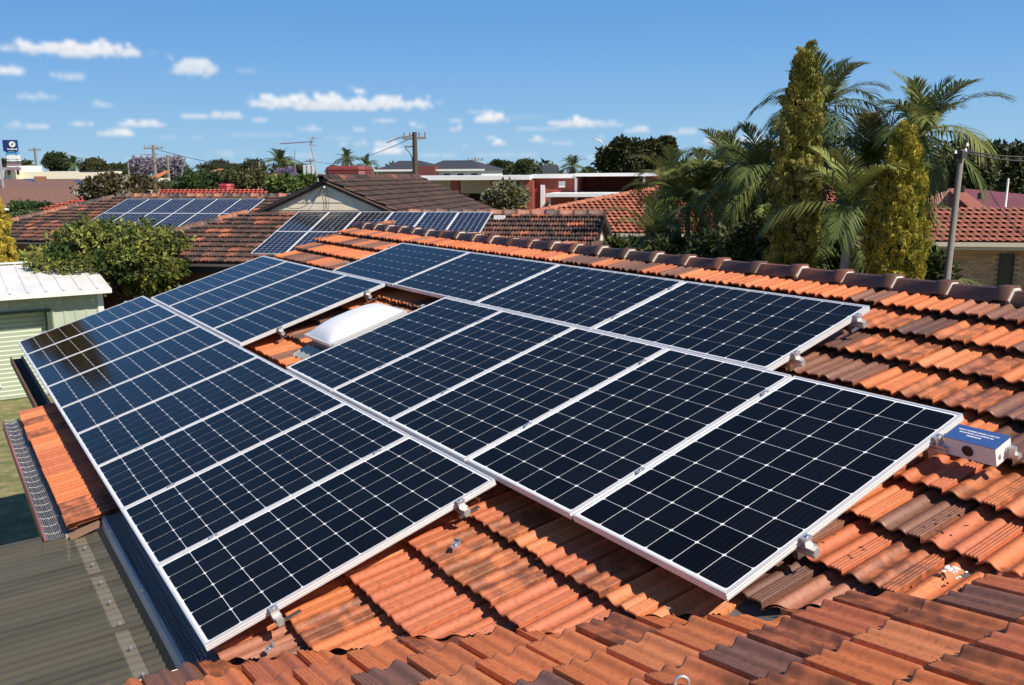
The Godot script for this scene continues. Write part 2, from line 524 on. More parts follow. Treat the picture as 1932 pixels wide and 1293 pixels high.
func make_materials() -> void:
	var clay := noise_tex("clay", 0.010, [[0.46, 0.44, 0.44], [0.80, 0.77, 0.76], [0.95, 0.93, 0.92], [1.0, 1.0, 1.0], [1.12, 1.12, 1.10]], [0.10, 0.28, 0.46, 0.78, 1.0], 6, 3, 1024)
	var smoke := noise_tex("smoke", 0.0045, [[0.22, 0.25, 0.30], [0.36, 0.37, 0.40], [0.85, 0.80, 0.78], [1.0, 1.0, 1.0]], [0.1, 0.38, 0.66, 1.0], 4, 8, 1024)
	var dark := noise_tex("dark", 0.008, [[0.55, 0.56, 0.60], [0.95, 0.95, 0.95], [1.1, 1.0, 0.95], [1.9, 1.35, 1.1]], [0.1, 0.45, 0.65, 1.0], 5, 21, 1024)
	var grit := bump_tex("grit", 0.09, 3.0, 5)
	M.tiles = []
	# fired clay: material, weight, tint
	for k in [["tile_orange", [0.59, 0.178, 0.058], clay, 2.3, 0.62, 3.2], ["tile_orange_pale", [0.61, 0.212, 0.080], clay, 1.6, 0.62, 3.6], ["tile_red", [0.49, 0.143, 0.060], clay, 1.8, 0.6, 2.8], ["tile_flashed", [0.54, 0.172, 0.068], smoke, 2.6, 0.5, 1.55], ["tile_flashed_warm", [0.60, 0.190, 0.064], smoke, 2.6, 0.52, 1.1], ["tile_rose", [0.36, 0.142, 0.082], clay, 1.4, 0.55, 3.0], ["tile_brown", [0.215, 0.098, 0.062], dark, 2.4, 0.42, 3.0], ["tile_umber", [0.140, 0.068, 0.048], dark, 1.5, 0.36, 2.6]]:
		var c: Array = k[1]
		M.tiles.append([mat(k[0], lin(c[0], c[1], c[2]), k[4], 0.0, k[2], k[5], grit, 0.28), k[3], c])
	M.tile_rest = mat("tile_rest", Color.WHITE, 0.55, 0.0, clay, 3.0, grit, 0.28)
	M.tile_rest.vertex_color_use_as_albedo = true
	M.caps = [mat("cap_umber", lin(0.100, 0.046, 0.030), 0.62, 0.0, dark, 2.2, grit, 0.2), mat("cap_brown", lin(0.125, 0.056, 0.035), 0.62, 0.0, dark, 1.6, grit, 0.2), mat("cap_flashed", lin(0.30, 0.105, 0.058), 0.62, 0.0, smoke, 1.0, grit, 0.2)]
	M.mortar = mat("mortar", lin(0.60, 0.57, 0.53), 0.85, 0.0, noise_tex("mortar", 0.03, [[0.7, 0.68, 0.66], [1, 1, 1]], [0.2, 0.8]), 4.0)
	M.sarking = mat("sarking", lin(0.24, 0.14, 0.095), 0.9)
	M.alu = mat("aluminium", lin(0.72, 0.725, 0.73), 0.36, 0.35)
	M.alu_raw = mat("mill_aluminium", lin(0.56, 0.56, 0.55), 0.42, 0.6)
	M.steel = mat("stainless", lin(0.58, 0.57, 0.55), 0.3, 0.9)
	M.backsheet = mat("backsheet", lin(0.86, 0.87, 0.88), 0.15)
	# a cell prints its fine busbars on dark silicon under glass
	var im := Image.create(96, 96, false, Image.FORMAT_RGB8)
	im.fill(Color(0.30, 0.30, 0.30))
	for y in range(0, 96, 3): im.fill_rect(Rect2i(0, y, 96, 1), Color(0.34, 0.34, 0.34))
	for k in 5: im.fill_rect(Rect2i(9 + k * 19, 0, 1, 96), Color(0.62, 0.62, 0.60))
	var cell_tex := ImageTexture.create_from_image(im)
	M.cell = []
	for k in [[0.046, 0.048, 0.064], [0.036, 0.038, 0.050], [0.056, 0.060, 0.084]]:
		var m := StandardMaterial3D.new()
		m.resource_name = "silicon_cell"
		m.albedo_color = lin(k[0] * 1.1, k[1] * 1.1, k[2] * 1.1)
		m.albedo_texture = cell_tex
		m.roughness = 0.09
		m.metallic_specular = 0.225
		M.cell.append(m)
	M.cell_far = mat("silicon_cell_far", lin(0.0075, 0.0095, 0.021), 0.12)
	M.white = mat("white_plastic", lin(0.74, 0.73, 0.70), 0.4)
	M.black = mat("black_rubber", lin(0.012, 0.012, 0.013), 0.5)
	M.galv = mat("galvanised", lin(0.60, 0.61, 0.62), 0.4, 0.6, noise_tex("galv", 0.02, [[0.75, 0.75, 0.76], [1, 1, 1]], [0.3, 0.7]), 3.0)
	M.brick = mat("brown_brick", lin(0.27, 0.165, 0.105), 0.85, 0.0, noise_tex("brickn", 0.03, [[0.7, 0.68, 0.66], [1, 1, 1]], [0.2, 0.8]), 2.0)
	M.cream = mat("cream_paint", lin(0.74, 0.68, 0.53), 0.7, 0.0, noise_tex("creamn", 0.006, [[0.88, 0.87, 0.84], [1, 1, 1]], [0.25, 0.75], 5), 0.6)
	M.fascia = mat("dark_fascia", lin(0.030, 0.026, 0.026), 0.55)
	M.white_paint = mat("white_paint", lin(0.80, 0.80, 0.78), 0.5)
	M.glass = mat("window_glass", lin(0.02, 0.025, 0.03), 0.06)
	M.bark = mat("bark", lin(0.13, 0.095, 0.065), 0.9, 0.0, noise_tex("barkn", 0.03, [[0.55, 0.5, 0.45], [1, 1, 1]], [0.25, 0.75]), 2.0)
	M.wood_pole = mat("weathered_timber", lin(0.27, 0.245, 0.215), 0.85, 0.0, noise_tex("polen", 0.05, [[0.7, 0.68, 0.65], [1, 1, 1]], [0.3, 0.7]), 2.0)
	M.leaf = leaf_mat("leaves")

func _ready() -> void:
	rng.seed = 20
	# camera
	var cam := Camera3D.new()
	cam.name = "camera"
	cam.transform = Transform3D(Basis(RT, UP, BK).orthonormalized(), CP)
	cam.fov = 42.139
	cam.near = 0.05
	cam.far = 6000.0
	add_child(cam)
	# sky, exposure
	var env := Environment.new()
	env.background_mode = Environment.BG_SKY
	var sky := Sky.new()
	var pan := PanoramaSkyMaterial.new()
	pan.panorama = make_sky()
	sky.sky_material = pan
	env.sky = sky
	env.tonemap_mode = Environment.TONE_MAPPER_LINEAR
	env.tonemap_exposure = 1.28
	env.sdfgi_enabled = true
	env.ssao_enabled = true
	env.ssil_enabled = true
	var we := WorldEnvironment.new()
	we.name = "world"
	we.environment = env
	add_child(we)
	# sun: to the right of the camera and a little behind it, 45 degrees high
	var sun := DirectionalLight3D.new()
	sun.name = "sun"
	sun.transform = Transform3D(Basis.looking_at(-SUN.normalized(), Vector3.UP), Vector3(0, 40, 0))
	sun.light_energy = 1.58
	sun.light_color = Color(1.0, 0.955, 0.89)
	sun.light_angular_distance = 0.53
	sun.shadow_enabled = true
	add_child(sun)
	RA = Transform3D(Basis(Vector3(0, 0, 1), Vector3(-sin(TH), cos(TH), 0), Vector3(-cos(TH), -sin(TH), 0)), Vector3(0, PY, 0))
	make_materials()
	make_tiles()
	make_panels()
	make_ground()
	our_house()
	our_panels()
	roof_things()
	patio()
	yard()
	neighbour_house()
	other_houses()
	town()
	plants()
	lines()

func make_ground() -> void:
	var b := B.new()
	b.quad(Vector3(-1500, 0, 1500), Vector3(1500, 0, 1500), Vector3(1500, 0, -1500), Vector3(-1500, 0, -1500))
	var dirt := noise_tex("dirt", 0.02, [[0.10, 0.115, 0.035], [0.17, 0.17, 0.06], [0.27, 0.22, 0.12]], [0.2, 0.5, 0.85], 5, 4)
	var o := part(self, "ground", b.done(), mat("ground", Color.WHITE, 0.95, 0.0, dirt, 0.22))
	tag(o, "dry grassy ground spreading under the whole suburb", "ground", "", "structure")

# ---------------------------------------------------------------- our house
const HB := -0.207              # the boarding lies this far below the panel plane
func our_house() -> void:
	var h := thing("house", "low house whose orange terracotta roof carries the big solar array", "house", Vector3.ZERO)
	var kinds := [tile_v[0], tile_v[0], tile_v[1]]
	var rt := RA.basis.x; var up := -RA.basis.z
	var o := on_roof(0, 0, HB)
	var c := cos(TH)
	var t0 := 0.035; var tr := 5.06
	# main face: valley where z = x - 0.12
	var main := [Vector2(-9.27, t0), Vector2(t0 * c - 0.072, t0), Vector2(tr * c - 0.072, tr), Vector2(-9.27, tr)]
	var a := roof_face(h, o, rt, up, main)
	var rows := [Rect2(-9.12, 0.05, 9.06, 1.55), Rect2(-3.40, 1.75, 5.0, 1.45), Rect2(-8.75, 1.75, 3.95, 1.45), Rect2(-6.15, 3.4, 6.55, 0.8)]
	lay_tiles(a, o, rt, up, main, Vector2(-0.135, 0.0345), kinds, M.tiles, M.tile_rest, 165, rows, 31, 0.25, 0.012)
	var strip := [Vector2(-6.05, -0.34), Vector2(-2.52, -0.34), Vector2(-2.52, 0.0345), Vector2(-6.05, 0.0345)]
	var a2 := roof_face(h, o, rt, up, strip)
	lay_tiles(a2, o, rt, up, [Vector2(-6.05, -0.335), Vector2(-2.52, -0.335), Vector2(-2.52, 0.03), Vector2(-6.05, 0.03)], Vector2(-0.135, 0.0345 - TG), kinds, M.tiles.slice(0, 4), M.tile_rest, 30, [], 32, 0.3)
	# the wing the camera stands over: slopes down away from the camera
	var up2 := Vector3(0, sin(TH), c); var rt2 := Vector3(-1, 0, 0)
	var o2 := Vector3(0, o.y + tan(TH) * 0.066, 0)   # its height at z = 0, so that both faces meet in the valley
	var wing := [Vector2(0.13 * c - 0.106, -0.13), Vector2(6.0, -0.13), Vector2(6.0, 5.0), Vector2(-5.0 * c - 0.106, 5.0)]
	var b := roof_face(h, o2, rt2, up2, wing)
	var near: Array = M.tiles.duplicate(true)
	near[6][1] = 0.9; near[7][1] = 0.5; near[5][1] = 0.4; near[2][1] = 1.0; near[0][1] = 3.4; near[4][1] = 3.4
	lay_tiles(b, o2, rt2, up2, wing, Vector2(-1.079 - TW * 4, 1.661 - TG * 6), kinds, near, M.tile_rest, 105, [], 33, 0.10, 0.012)
	# back faces, hidden from here
	var bk := B.new()
	var r0 := on_roof(-9.27, tr, HB - 0.02); var r1 := on_roof(8.0, tr, HB - 0.02)
	bk.slab([r0, r1, r1 + Vector3(4.9, -1.5, 0), r0 + Vector3(4.9, -1.5, 0)], Vector3(0, -0.04, 0))
	part(h, "roof_slope", bk.done(), M.sarking)
	bk = B.new()
	var w0 := o2 + up2 * 5.0 + Vector3(-6.0, -0.02, 0); var w1 := o2 + up2 * 5.0 + Vector3(4.7, -0.02, 0)
	bk.slab([w0, w0 + Vector3(0, -1.5, 4.9), w1 + Vector3(0, -1.5, 4.9), w1], Vector3(0, -0.04, 0))
	part(h, "roof_slope", bk.done(), M.sarking)
	# metal valley between the two faces
	var v := B.new()
	var va := Vector3(-0.02, o.y - 0.074 * tan(TH), -0.14); var vb := Vector3(4.85, o.y + 4.796 * tan(TH), 4.73)
	var side := Vector3(1, 0, -1).normalized() * 0.11
	v.quad(va - side + Vector3(0, 0.045, 0), va + Vector3(0, 0.012, 0), vb + Vector3(0, 0.012, 0), vb - side + Vector3(0, 0.045, 0))
	v.quad(va + Vector3(0, 0.012, 0), va + side + Vector3(0, 0.045, 0), vb + side + Vector3(0, 0.045, 0), vb + Vector3(0, 0.012, 0))
	part(h, "valley_flashing", v.done(), mat("old_valley", lin(0.16, 0.15, 0.145), 0.7, 0.2, T["galv"], 3.0))
	# crumbs of mortar packed under the cut tiles
	var g := RandomNumberGenerator.new()
	g.seed = 77
	for i in 16:
		var k := 0.1 + 4.4 * g.randf()
		var p := Vector3(k, o.y + (k - 0.054) * tan(TH) + 0.05 + 0.012 * g.randf(), k - 0.12) + side * g.randf_range(-0.55, 0.5)
		var m := SphereMesh.new()
		m.radius = 0.006 + 0.009 * g.randf(); m.height = m.radius * 1.3
		m.radial_segments = 7; m.rings = 4
		part(h, "mortar_crumb", m, M.mortar if i % 4 == 0 else M.tiles[2][0], Transform3D(Basis.from_euler(Vector3(g.randf(), g.randf() * 6.0, g.randf())) * Basis.from_scale(Vector3(1.6, 0.7, 1.0)), p))
	# ridge
	var rd := Node3D.new()
	rd.name = "ridge"
	h.add_child(rd)
	var ry := on_roof(0, 5.05, HB + 0.050)
	caps(rd, Vector3(ry.x, ry.y, -9.30), Vector3(ry.x, ry.y, 3.4), M.caps, 0.412, 0.63, M.mortar, 8)
	# walls and far gable
	var wl := B.new()
	wl.box(Vector3(4.9, 1.3, -3.4), Vector3(8.6, 2.5, 11.2))
	part(h, "wall", wl.done(), M.brick)
	wl = B.new()
	wl.box(Vector3(-0.6, 1.3, 5.0), Vector3(9.5, 2.5, 9.0))
	part(h, "wall", wl.done(), M.brick)
	wl = B.new()
	var ge := on_roof(0, 5.0, HB - 0.06)
	for k in [[-9.1, 1], [-8.99, -1]]:
		var q := [Vector3(0.6, 2.55, k[0]), Vector3(9.2, 2.55, k[0]), Vector3(ge.x, ge.y, k[0])]
		if k[1] > 0: q.reverse()
		wl.poly(q)
	part(h, "gable_wall", wl.done(), M.brick)
	# eaves: fascia, and a quad gutter under a leaf guard of wires
	for e in [[0.03, 2.775, -9.25, -6.05, "rust"], [-0.285, 2.685, -6.12, -2.55, "red"], [0.075, 2.785, -2.52, -0.10, "grey"]]:
		gutter(h, Vector3(e[0], e[1], e[2]), Vector3(e[0], e[1], e[3]), Vector3(-1, 0, 0), e[4])
	gutter(h, Vector3(-6.0, 2.778, -0.105), Vector3(0.03, 2.778, -0.105), Vector3(0, 0, -1), "grey")

func gutter(h: Node3D, a: Vector3, b: Vector3, out: Vector3, tone: String) -> void:
	var z := (b - a).normalized(); var l := a.distance_to(b)
	var m: Material = mat("gutter_rust", lin(0.21, 0.115, 0.075), 0.7, 0.2, noise_tex("rust", 0.02, [[0.55, 0.45, 0.4], [1, 1, 1]], [0.3, 0.7]), 3.0) if tone == "rust" else mat("gutter_red", lin(0.33, 0.075, 0.065), 0.5) if tone == "red" else mat("gutter_grey", lin(0.56, 0.555, 0.55), 0.45, 0.2)
	var bs := Basis(out, Vector3.UP, out.cross(Vector3.UP))
	var c := (a + b) * 0.5
	var g := B.new()
	g.box(c + out * 0.125 + Vector3(0, -0.035, 0), Vector3(0.004, 0.085, l), bs)
	g.box(c + out * 0.0652 + Vector3(0, -0.077, 0), Vector3(0.115, 0.004, l), bs)
	g.box(c + out * 0.006 + Vector3(0, -0.04, 0), Vector3(0.004, 0.07, l), bs)
	g.box(c + out * 0.118 + Vector3(0, 0.0095, 0), Vector3(0.02, 0.004, l), bs)
	part(h, "gutter", g.done(), m)
	var bed := B.new()
	bed.box(c + out * 0.0655 + Vector3(0, -0.045, 0), Vector3(0.113, 0.055, l - 0.01), bs)
	part(h, "leaf_litter", bed.done(), mat("leaf_litter", lin(0.065, 0.048, 0.034), 0.95, 0.0, noise_tex("litter", 0.06, [[0.3, 0.28, 0.26], [1, 1, 1]], [0.3, 0.7]), 3.0))
	part(h, "fascia", boxm(Vector3(0.02, 0.18, l)), mat("fascia_board", lin(0.30, 0.27, 0.24), 0.7), Transform3D(bs, c - out * 0.012 + Vector3(0, -0.075, 0)))
	if tone != "rust":
		# leaf guard: long wires tied by cross wires, pushed down into the gutter
		var w := B.new()
		var n := 12
		var rg := RandomNumberGenerator.new()
		rg.seed = int(l * 100)
		for i in n:
			var p := PackedVector3Array()
			for k in 13:
				var f := k / 12.0
				p.append(a.lerp(b, f) + out * (0.008 + i * 0.0102 + rg.randfn(0, 0.001)) + Vector3(0, 0.020 - 0.012 * sin(PI * (i + 0.5) / n) + 0.006 * sin(f * 9.0 + 1.0), 0))
			w.tube(p, 0.0019, 0.0019, 4, false)
		var cross := int(l / 0.026)
		for k in cross:
			var f := (k + 0.5) / cross
			if tone == "red" and k % 6: continue
			var p := PackedVector3Array()
			for i in 4: p.append(a.lerp(b, f) + out * (0.012 + i * 0.034) + Vector3(0, 0.020 - 0.012 * sin(PI * i / 3.0) + 0.006 * sin(f * 9.0 + 1.0), 0))
			w.tube(p, 0.0015, 0.0015, 3, false)
		var o := part(h, "leaf_guard", w.done(), mat("guard_wire", lin(0.62, 0.62, 0.61), 0.4, 0.6))
		o.set_meta("kind", "stuff")

# ---------------------------------------------------------------- our solar array
func ordinal(i: int) -> String:
	return ["first", "second", "third", "fourth", "fifth", "sixth", "seventh", "eighth", "ninth"][i]
func our_panels() -> void:
	for i in 9:
		var l := "portrait solar panel beside the gutter, %s from the cut-tile valley" % ordinal(i)
		solar_panel(panel_at(-(i + 0.5) * PG + 0.01, PL / 2), l, "panels in the row along the gutter", true)
	var t2 := PL + 0.027
	for i in 5:
		var l := "middle-row solar panel on the valley side of the skylight, %s from it" % ordinal(4 - i)
		solar_panel(panel_at(1.657 - (i + 0.5) * PG + 0.01, t2 + PL / 2), l, "middle row on the near side of the skylight", true)
	for i in 4:
		var l := "middle-row solar panel on the shed side of the skylight, %s from it" % ordinal(i)
		solar_panel(panel_at(-4.722 - (i + 0.5) * PG + 0.01, t2 + PL / 2), l, "middle row on the far side of the skylight", true)
	var t3 := t2 + PL + 0.011
	for i in 4:
		var l := "landscape solar panel just below the ridge, %s from the open tiles by the isolator" % ordinal(i)
		solar_panel(panel_at(0.4536 - (i + 0.5) * (PL + 0.0218) + 0.01, t3 + PW / 2, true), l, "landscape panels below the ridge", true)
	# rails under each row, with clamps
	var n := 0
	for r in [[0.0, -9.12, 0.335, 9, PG, "gutter-side row, lower"], [0.0, -9.12, 1.41, 9, PG, "gutter-side row, upper"], [1.657, -3.41, t2 + 0.46, 5, PG, "near middle row, lower"], [1.657, -3.41, t2 + 1.41, 5, PG, "near middle row, upper, behind the isolator"], [-4.722, -8.78, t2 + 0.42, 4, PG, "far middle row, lower"], [-4.722, -8.78, t2 + 1.42, 4, PG, "far middle row, upper"], [0.4536, -6.25, t3 + 0.24, 4, PL + 0.0218, "ridge row, lower"], [0.4536, -6.25, t3 + 0.84, 4, PL + 0.0218, "ridge row, upper"]]:
		var o := thing("mounting_rail", "aluminium mounting rail under the panels of the %s" % r[5], "rail", on_roof(r[0], r[2], 0), "rails under the solar array")
		o.basis = RA.basis
		var l: float = r[0] - r[1]
		var b := B.new()
		b.box(Vector3(0.025 - l / 2, -0.0605, 0.0), Vector3(l + 0.08, 0.040, 0.030))
		b.box(Vector3(0.025 - l / 2, -0.0605, 0.019), Vector3(l + 0.08, 0.010, 0.004))
		b.box(Vector3(0.025 - l / 2, -0.0605, -0.019), Vector3(l + 0.08, 0.010, 0.004))
		part(o, "beam", b.done(), M.alu_raw)
		for e in [0.0115, -l - 0.0115]:
			var s := 1.0 if e > 0 else -1.0
			var c := B.new()
			c.box(Vector3(e + s * 0.010, 0.0025, 0), Vector3(0.036, 0.005, 0.042))
			c.box(Vector3(e + s * 0.014, -0.017, 0), Vector3(0.010, 0.034, 0.042))
			c.box(Vector3(e + s * 0.030, -0.036, 0), Vector3(0.028, 0.005, 0.042))
			var ec := part(o, "end_clamp", c.done(), M.alu_raw)
			part(ec, "bolt", bolt(), M.steel, Transform3D(Basis(), Vector3(e + s * 0.013, 0.007, 0)))
		for k in range(1, r[3]):
			var c := B.new()
			c.box(Vector3(0.01 - k * r[4], 0.0022, 0), Vector3(0.036, 0.0034, 0.05))
			var mc := part(o, "mid_clamp", c.done(), M.alu_raw)
			part(mc, "bolt", bolt(), M.steel, Transform3D(Basis(), Vector3(0.01 - k * r[4], 0.005, 0)))
		# roof hooks that carry the rail
		for k in int(l / 1.2) + 1:
			var hk := B.new()
			hk.box(Vector3(-0.05 - k * 1.2, -0.105, 0.004), Vector3(0.03, 0.046, 0.005))
			hk.box(Vector3(-0.05 - k * 1.2, -0.13, -0.06), Vector3(0.03, 0.005, 0.13))
			part(o, "roof_hook", hk.done(), M.steel)
		n += 1
func bolt() -> ArrayMesh:
	if not M.has("bolt_mesh"):
		var b := B.new()
		b.tube(PackedVector3Array([Vector3(0, -0.004, 0), Vector3(0, 0.004, 0)]), 0.0065, 0.006, 6)
		M["bolt_mesh"] = b.done()
	return M["bolt_mesh"]

# ---------------------------------------------------------------- things on our roof
func roof_things() -> void:
	# isolator box beside the near middle row
	var o := thing("isolator_box", "small white isolator box with blue lettered lid beside the panels", "electrical box", on_roof(1.825, 3.15, 0.012))
	o.basis = RA.basis
	var b := B.new()
	var w := 0.236; var d := 0.124; var hh := 0.088
	b.box(Vector3(0, -0.004 - hh / 2, 0), Vector3(w, hh, d))
	part(o, "enclosure", b.done(), M.white)
	b = B.new()
	b.box(Vector3(0, -0.0014, 0), Vector3(w + 0.006, 0.0028, d + 0.006))
	part(o, "lid", b.done(), mat("blue_lid", lin(0.045, 0.10, 0.27), 0.28, 0.0, noise_tex("lidn", 0.01, [[0.85, 0.85, 0.88], [1, 1, 1], [1.35, 1.25, 1.15]], [0.2, 0.6, 1.0]), 9.0))
	var row := 0
	for txt in ["WARNING", "PV ARRAY DC ISOLATOR", "DO NOT OPEN UNDER LOAD"]:
		var tm := TextMesh.new()
		var f := SystemFont.new()
		f.font_names = PackedStringArray(["Droid Sans"])
		f.font_weight = 700
		tm.font = f
		tm.text = txt
		tm.font_size = 32
		tm.pixel_size = 0.0140 / 32.0
		tm.depth = 0.0006
		part(o, "lettering", tm, mat("white_print", lin(0.85, 0.85, 0.85), 0.5), Transform3D(Basis(Vector3(-1, 0, 0), Vector3(0, 0, 1), Vector3(0, 1, 0)), Vector3(-0.006, 0.0006, 0.014 - 0.021 * row)))
		row += 1
	b = B.new()
	b.tube(PackedVector3Array([Vector3(-0.008, -0.046, d / 2 - 0.002), Vector3(-0.008, -0.046, d / 2 + 0.004)]), 0.031, 0.031, 20)
	part(o, "gland_rim", b.done(), M.white)
	b = B.new()
	b.tube(PackedVector3Array([Vector3(-0.008, -0.046, d / 2 + 0.003), Vector3(-0.008, -0.046, d / 2 + 0.006)]), 0.027, 0.027, 20)
	part(o, "gland_hole", b.done(), M.black)
	for k in [-0.024, 0.026]:
		b = B.new()
		b.tube(PackedVector3Array([Vector3(w / 2 - 0.001, -0.05, k), Vector3(w / 2 + 0.009, -0.05, k)]), 0.013, 0.012, 12)
		part(o, "cable_gland", b.done(), M.white)
	b = B.new()
	b.box(Vector3(w / 2 + 0.024, -0.055, -0.03), Vector3(0.03, 0.05, 0.022))
	b.box(Vector3(w / 2 + 0.045, -0.07, -0.03), Vector3(0.02, 0.02, 0.03))
	part(o, "bracket", b.done(), M.alu_raw)
	b = B.new()
	b.tube(PackedVector3Array([Vector3(-w / 2, -0.04, -0.02), Vector3(-w / 2 - 0.07, -0.05, -0.02), Vector3(-w / 2 - 0.16, -0.075, -0.02)]), 0.011, 0.011, 10)
	part(o, "conduit", b.done(), mat("grey_conduit", lin(0.55, 0.54, 0.52), 0.5))
	# dome skylight between the panels
	var s := thing("skylight", "white acrylic dome skylight framed in metal between the panels", "skylight", on_roof(-3.80, 2.54, 0))
	s.basis = RA.basis
	var sw := 0.30; var sl := 0.39
	b = B.new()
	b.box(Vector3(0, -0.10, 0), Vector3(sw * 2 - 0.05, 0.15, sl * 2 - 0.05))
	part(s, "upstand", b.done(), mat("upstand_grey", lin(0.20, 0.20, 0.20), 0.5, 0.4))
	b = B.new()
	for q in [[Vector3(0, -0.012, sl), Vector3(sw * 2 + 0.03, 0.03, 0.03)], [Vector3(0, -0.012, -sl), Vector3(sw * 2 + 0.03, 0.03, 0.03)], [Vector3(sw, -0.012, 0), Vector3(0.03, 0.03, sl * 2 - 0.032)], [Vector3(-sw, -0.012, 0), Vector3(0.03, 0.03, sl * 2 - 0.032)]]:
		b.box(q[0], q[1])
	part(s, "frame", b.done(), M.alu)
	b = B.new()
	b.smooth(true)
	var n := 18
	var dome := func(i: int, j: int) -> Vector3:
		var u := i / float(n) * 2.0 - 1.0; var v := j / float(n) * 2.0 - 1.0
		var k := pow(maxf(0.0, 1.0 - pow(absf(u), 3.0)), 0.7) * pow(maxf(0.0, 1.0 - pow(absf(v), 3.0)), 0.7)
		return Vector3(u * sw * 0.985, 0.004 + 0.092 * k, v * sl * 0.985)
	for i in n:
		for j in n: b.quad(dome.call(i, j), dome.call(i, j + 1), dome.call(i + 1, j + 1), dome.call(i + 1, j))
	var dm := mat("opal_acrylic", lin(0.78, 0.78, 0.77), 0.3)
	dm.subsurf_scatter_enabled = true
	dm.subsurf_scatter_strength = 0.2
	part(s, "dome", b.done(), dm)
	b = B.new()
	b.smooth(true)
	for i in 14:
		for j in 5:
			var q := func(a: int, c: int) -> Vector3:
				var x := -sw - 0.04 + (sw * 2 + 0.08) * a / 14.0
				return Vector3(x, -0.118 + 0.010 * sin(x * 52.0 + 0.8) - 0.006 * c, sl + 0.0 + 0.036 * c)
			b.quad(q.call(i, j), q.call(i, j + 1), q.call(i + 1, j + 1), q.call(i + 1, j))
	part(s, "lead_apron", b.done(), mat("lead", lin(0.40, 0.42, 0.38), 0.6, 0.3))
	# offcuts of bracket plate lying on the tiles
	for k in [[0.20, 1.24, 0.4, "bent tin bracket plate lying on a red tile"], [0.14, 0.238, -0.3, "bent tin bracket plate lying on a brown tile by the valley"]]:
		var p := thing("bracket_plate", k[3], "bracket", on_roof(k[0], k[1], -0.102), "loose bracket plates")
		p.basis = RA.basis * Basis(Vector3.UP, k[2]) * Basis(Vector3.RIGHT, 0.25)
		b = B.new()
		b.box(Vector3(0, 0.001, 0), Vector3(0.042, 0.002, 0.045))
		b.box(Vector3(0, 0.009, -0.0225), Vector3(0.042, 0.018, 0.002))
		part(p, "plate", b.done(), M.galv)
		part(p, "screw", bolt(), M.steel, Transform3D(Basis(), Vector3(0, 0.004, 0.004)))
	# anchor eye on the near slope
	var e := thing("anchor_eye", "galvanised ring anchor standing on the near orange tiles", "ring bolt", Vector3(0.975, 3.502, 2.06))
	b = B.new()
	var ring := PackedVector3Array()
	for i in 25: ring.append(Vector3(cos(TAU * i / 24.0) * 0.022, 0.028 + sin(TAU * i / 24.0) * 0.022, 0))
	b.tube(ring, 0.0055, 0.0055, 8, false)
	part(e, "ring", b.done(), M.galv, Transform3D(Basis(Vector3.UP, -0.55), Vector3.ZERO))
	b = B.new()
	b.tube(PackedVector3Array([Vector3(0, -0.07, 0), Vector3(0, 0.004, 0)]), 0.006, 0.006, 8)
	part(e, "shank", b.done(), M.galv)
	# splash of white mortar on the cut tile by the valley
	var sp := thing("mortar_splash", "splash of white mortar on the cut tile below the dry leaves", "mortar", on_roof(2.13, 2.40, -0.11))
	sp.basis = RA.basis
	var sg := RandomNumberGenerator.new()
	sg.seed = 9
	for i in 16:
		var m := SphereMesh.new()
		m.radius = 0.003 + 0.0045 * sg.randf(); m.height = m.radius * 0.6
		m.radial_segments = 8; m.rings = 4
		part(sp, "blob", m, mat("white_mortar", lin(0.74, 0.72, 0.68), 0.8), Transform3D(Basis.from_scale(Vector3(1.2 + sg.randf(), 1, 1.2 + sg.randf())), Vector3(sg.randfn(0, 0.010) + 0.02 * (i % 3), -0.006 - 0.010 * sg.randf(), sg.randfn(0, 0.014))))
	# dry leaves on the tiles below the isolator
	var g := RandomNumberGenerator.new()
	g.seed = 41
	for k in [[1.96, 2.72], [1.93, 2.66], [1.99, 2.74], [2.05, 2.69], [1.98, 2.60], [2.0, 2.60], [1.66, 2.35], [1.80, 2.34], [1.82, 2.33]]:
		var l := B.new()
		l.quad(Vector3(-0.014, 0, -0.004), Vector3(-0.004, 0.004, 0.005), Vector3(0.014, 0, 0.003), Vector3(0.004, 0.003, -0.005))
		var lf := part(self, "dry_leaf", l.done(), mat("dry_leaf", lin(0.035, 0.018, 0.012), 0.8), Transform3D(RA.basis * Basis(Vector3.UP, g.randf() * 6.0) * Basis(Vector3.RIGHT, g.randfn(0, 0.3)), on_roof(k[0], k[1] - 0.03, -0.103)))
		tag(lf, "small dark dry leaf lying on the orange tiles below the isolator", "leaf", "dry leaves on the tiles")

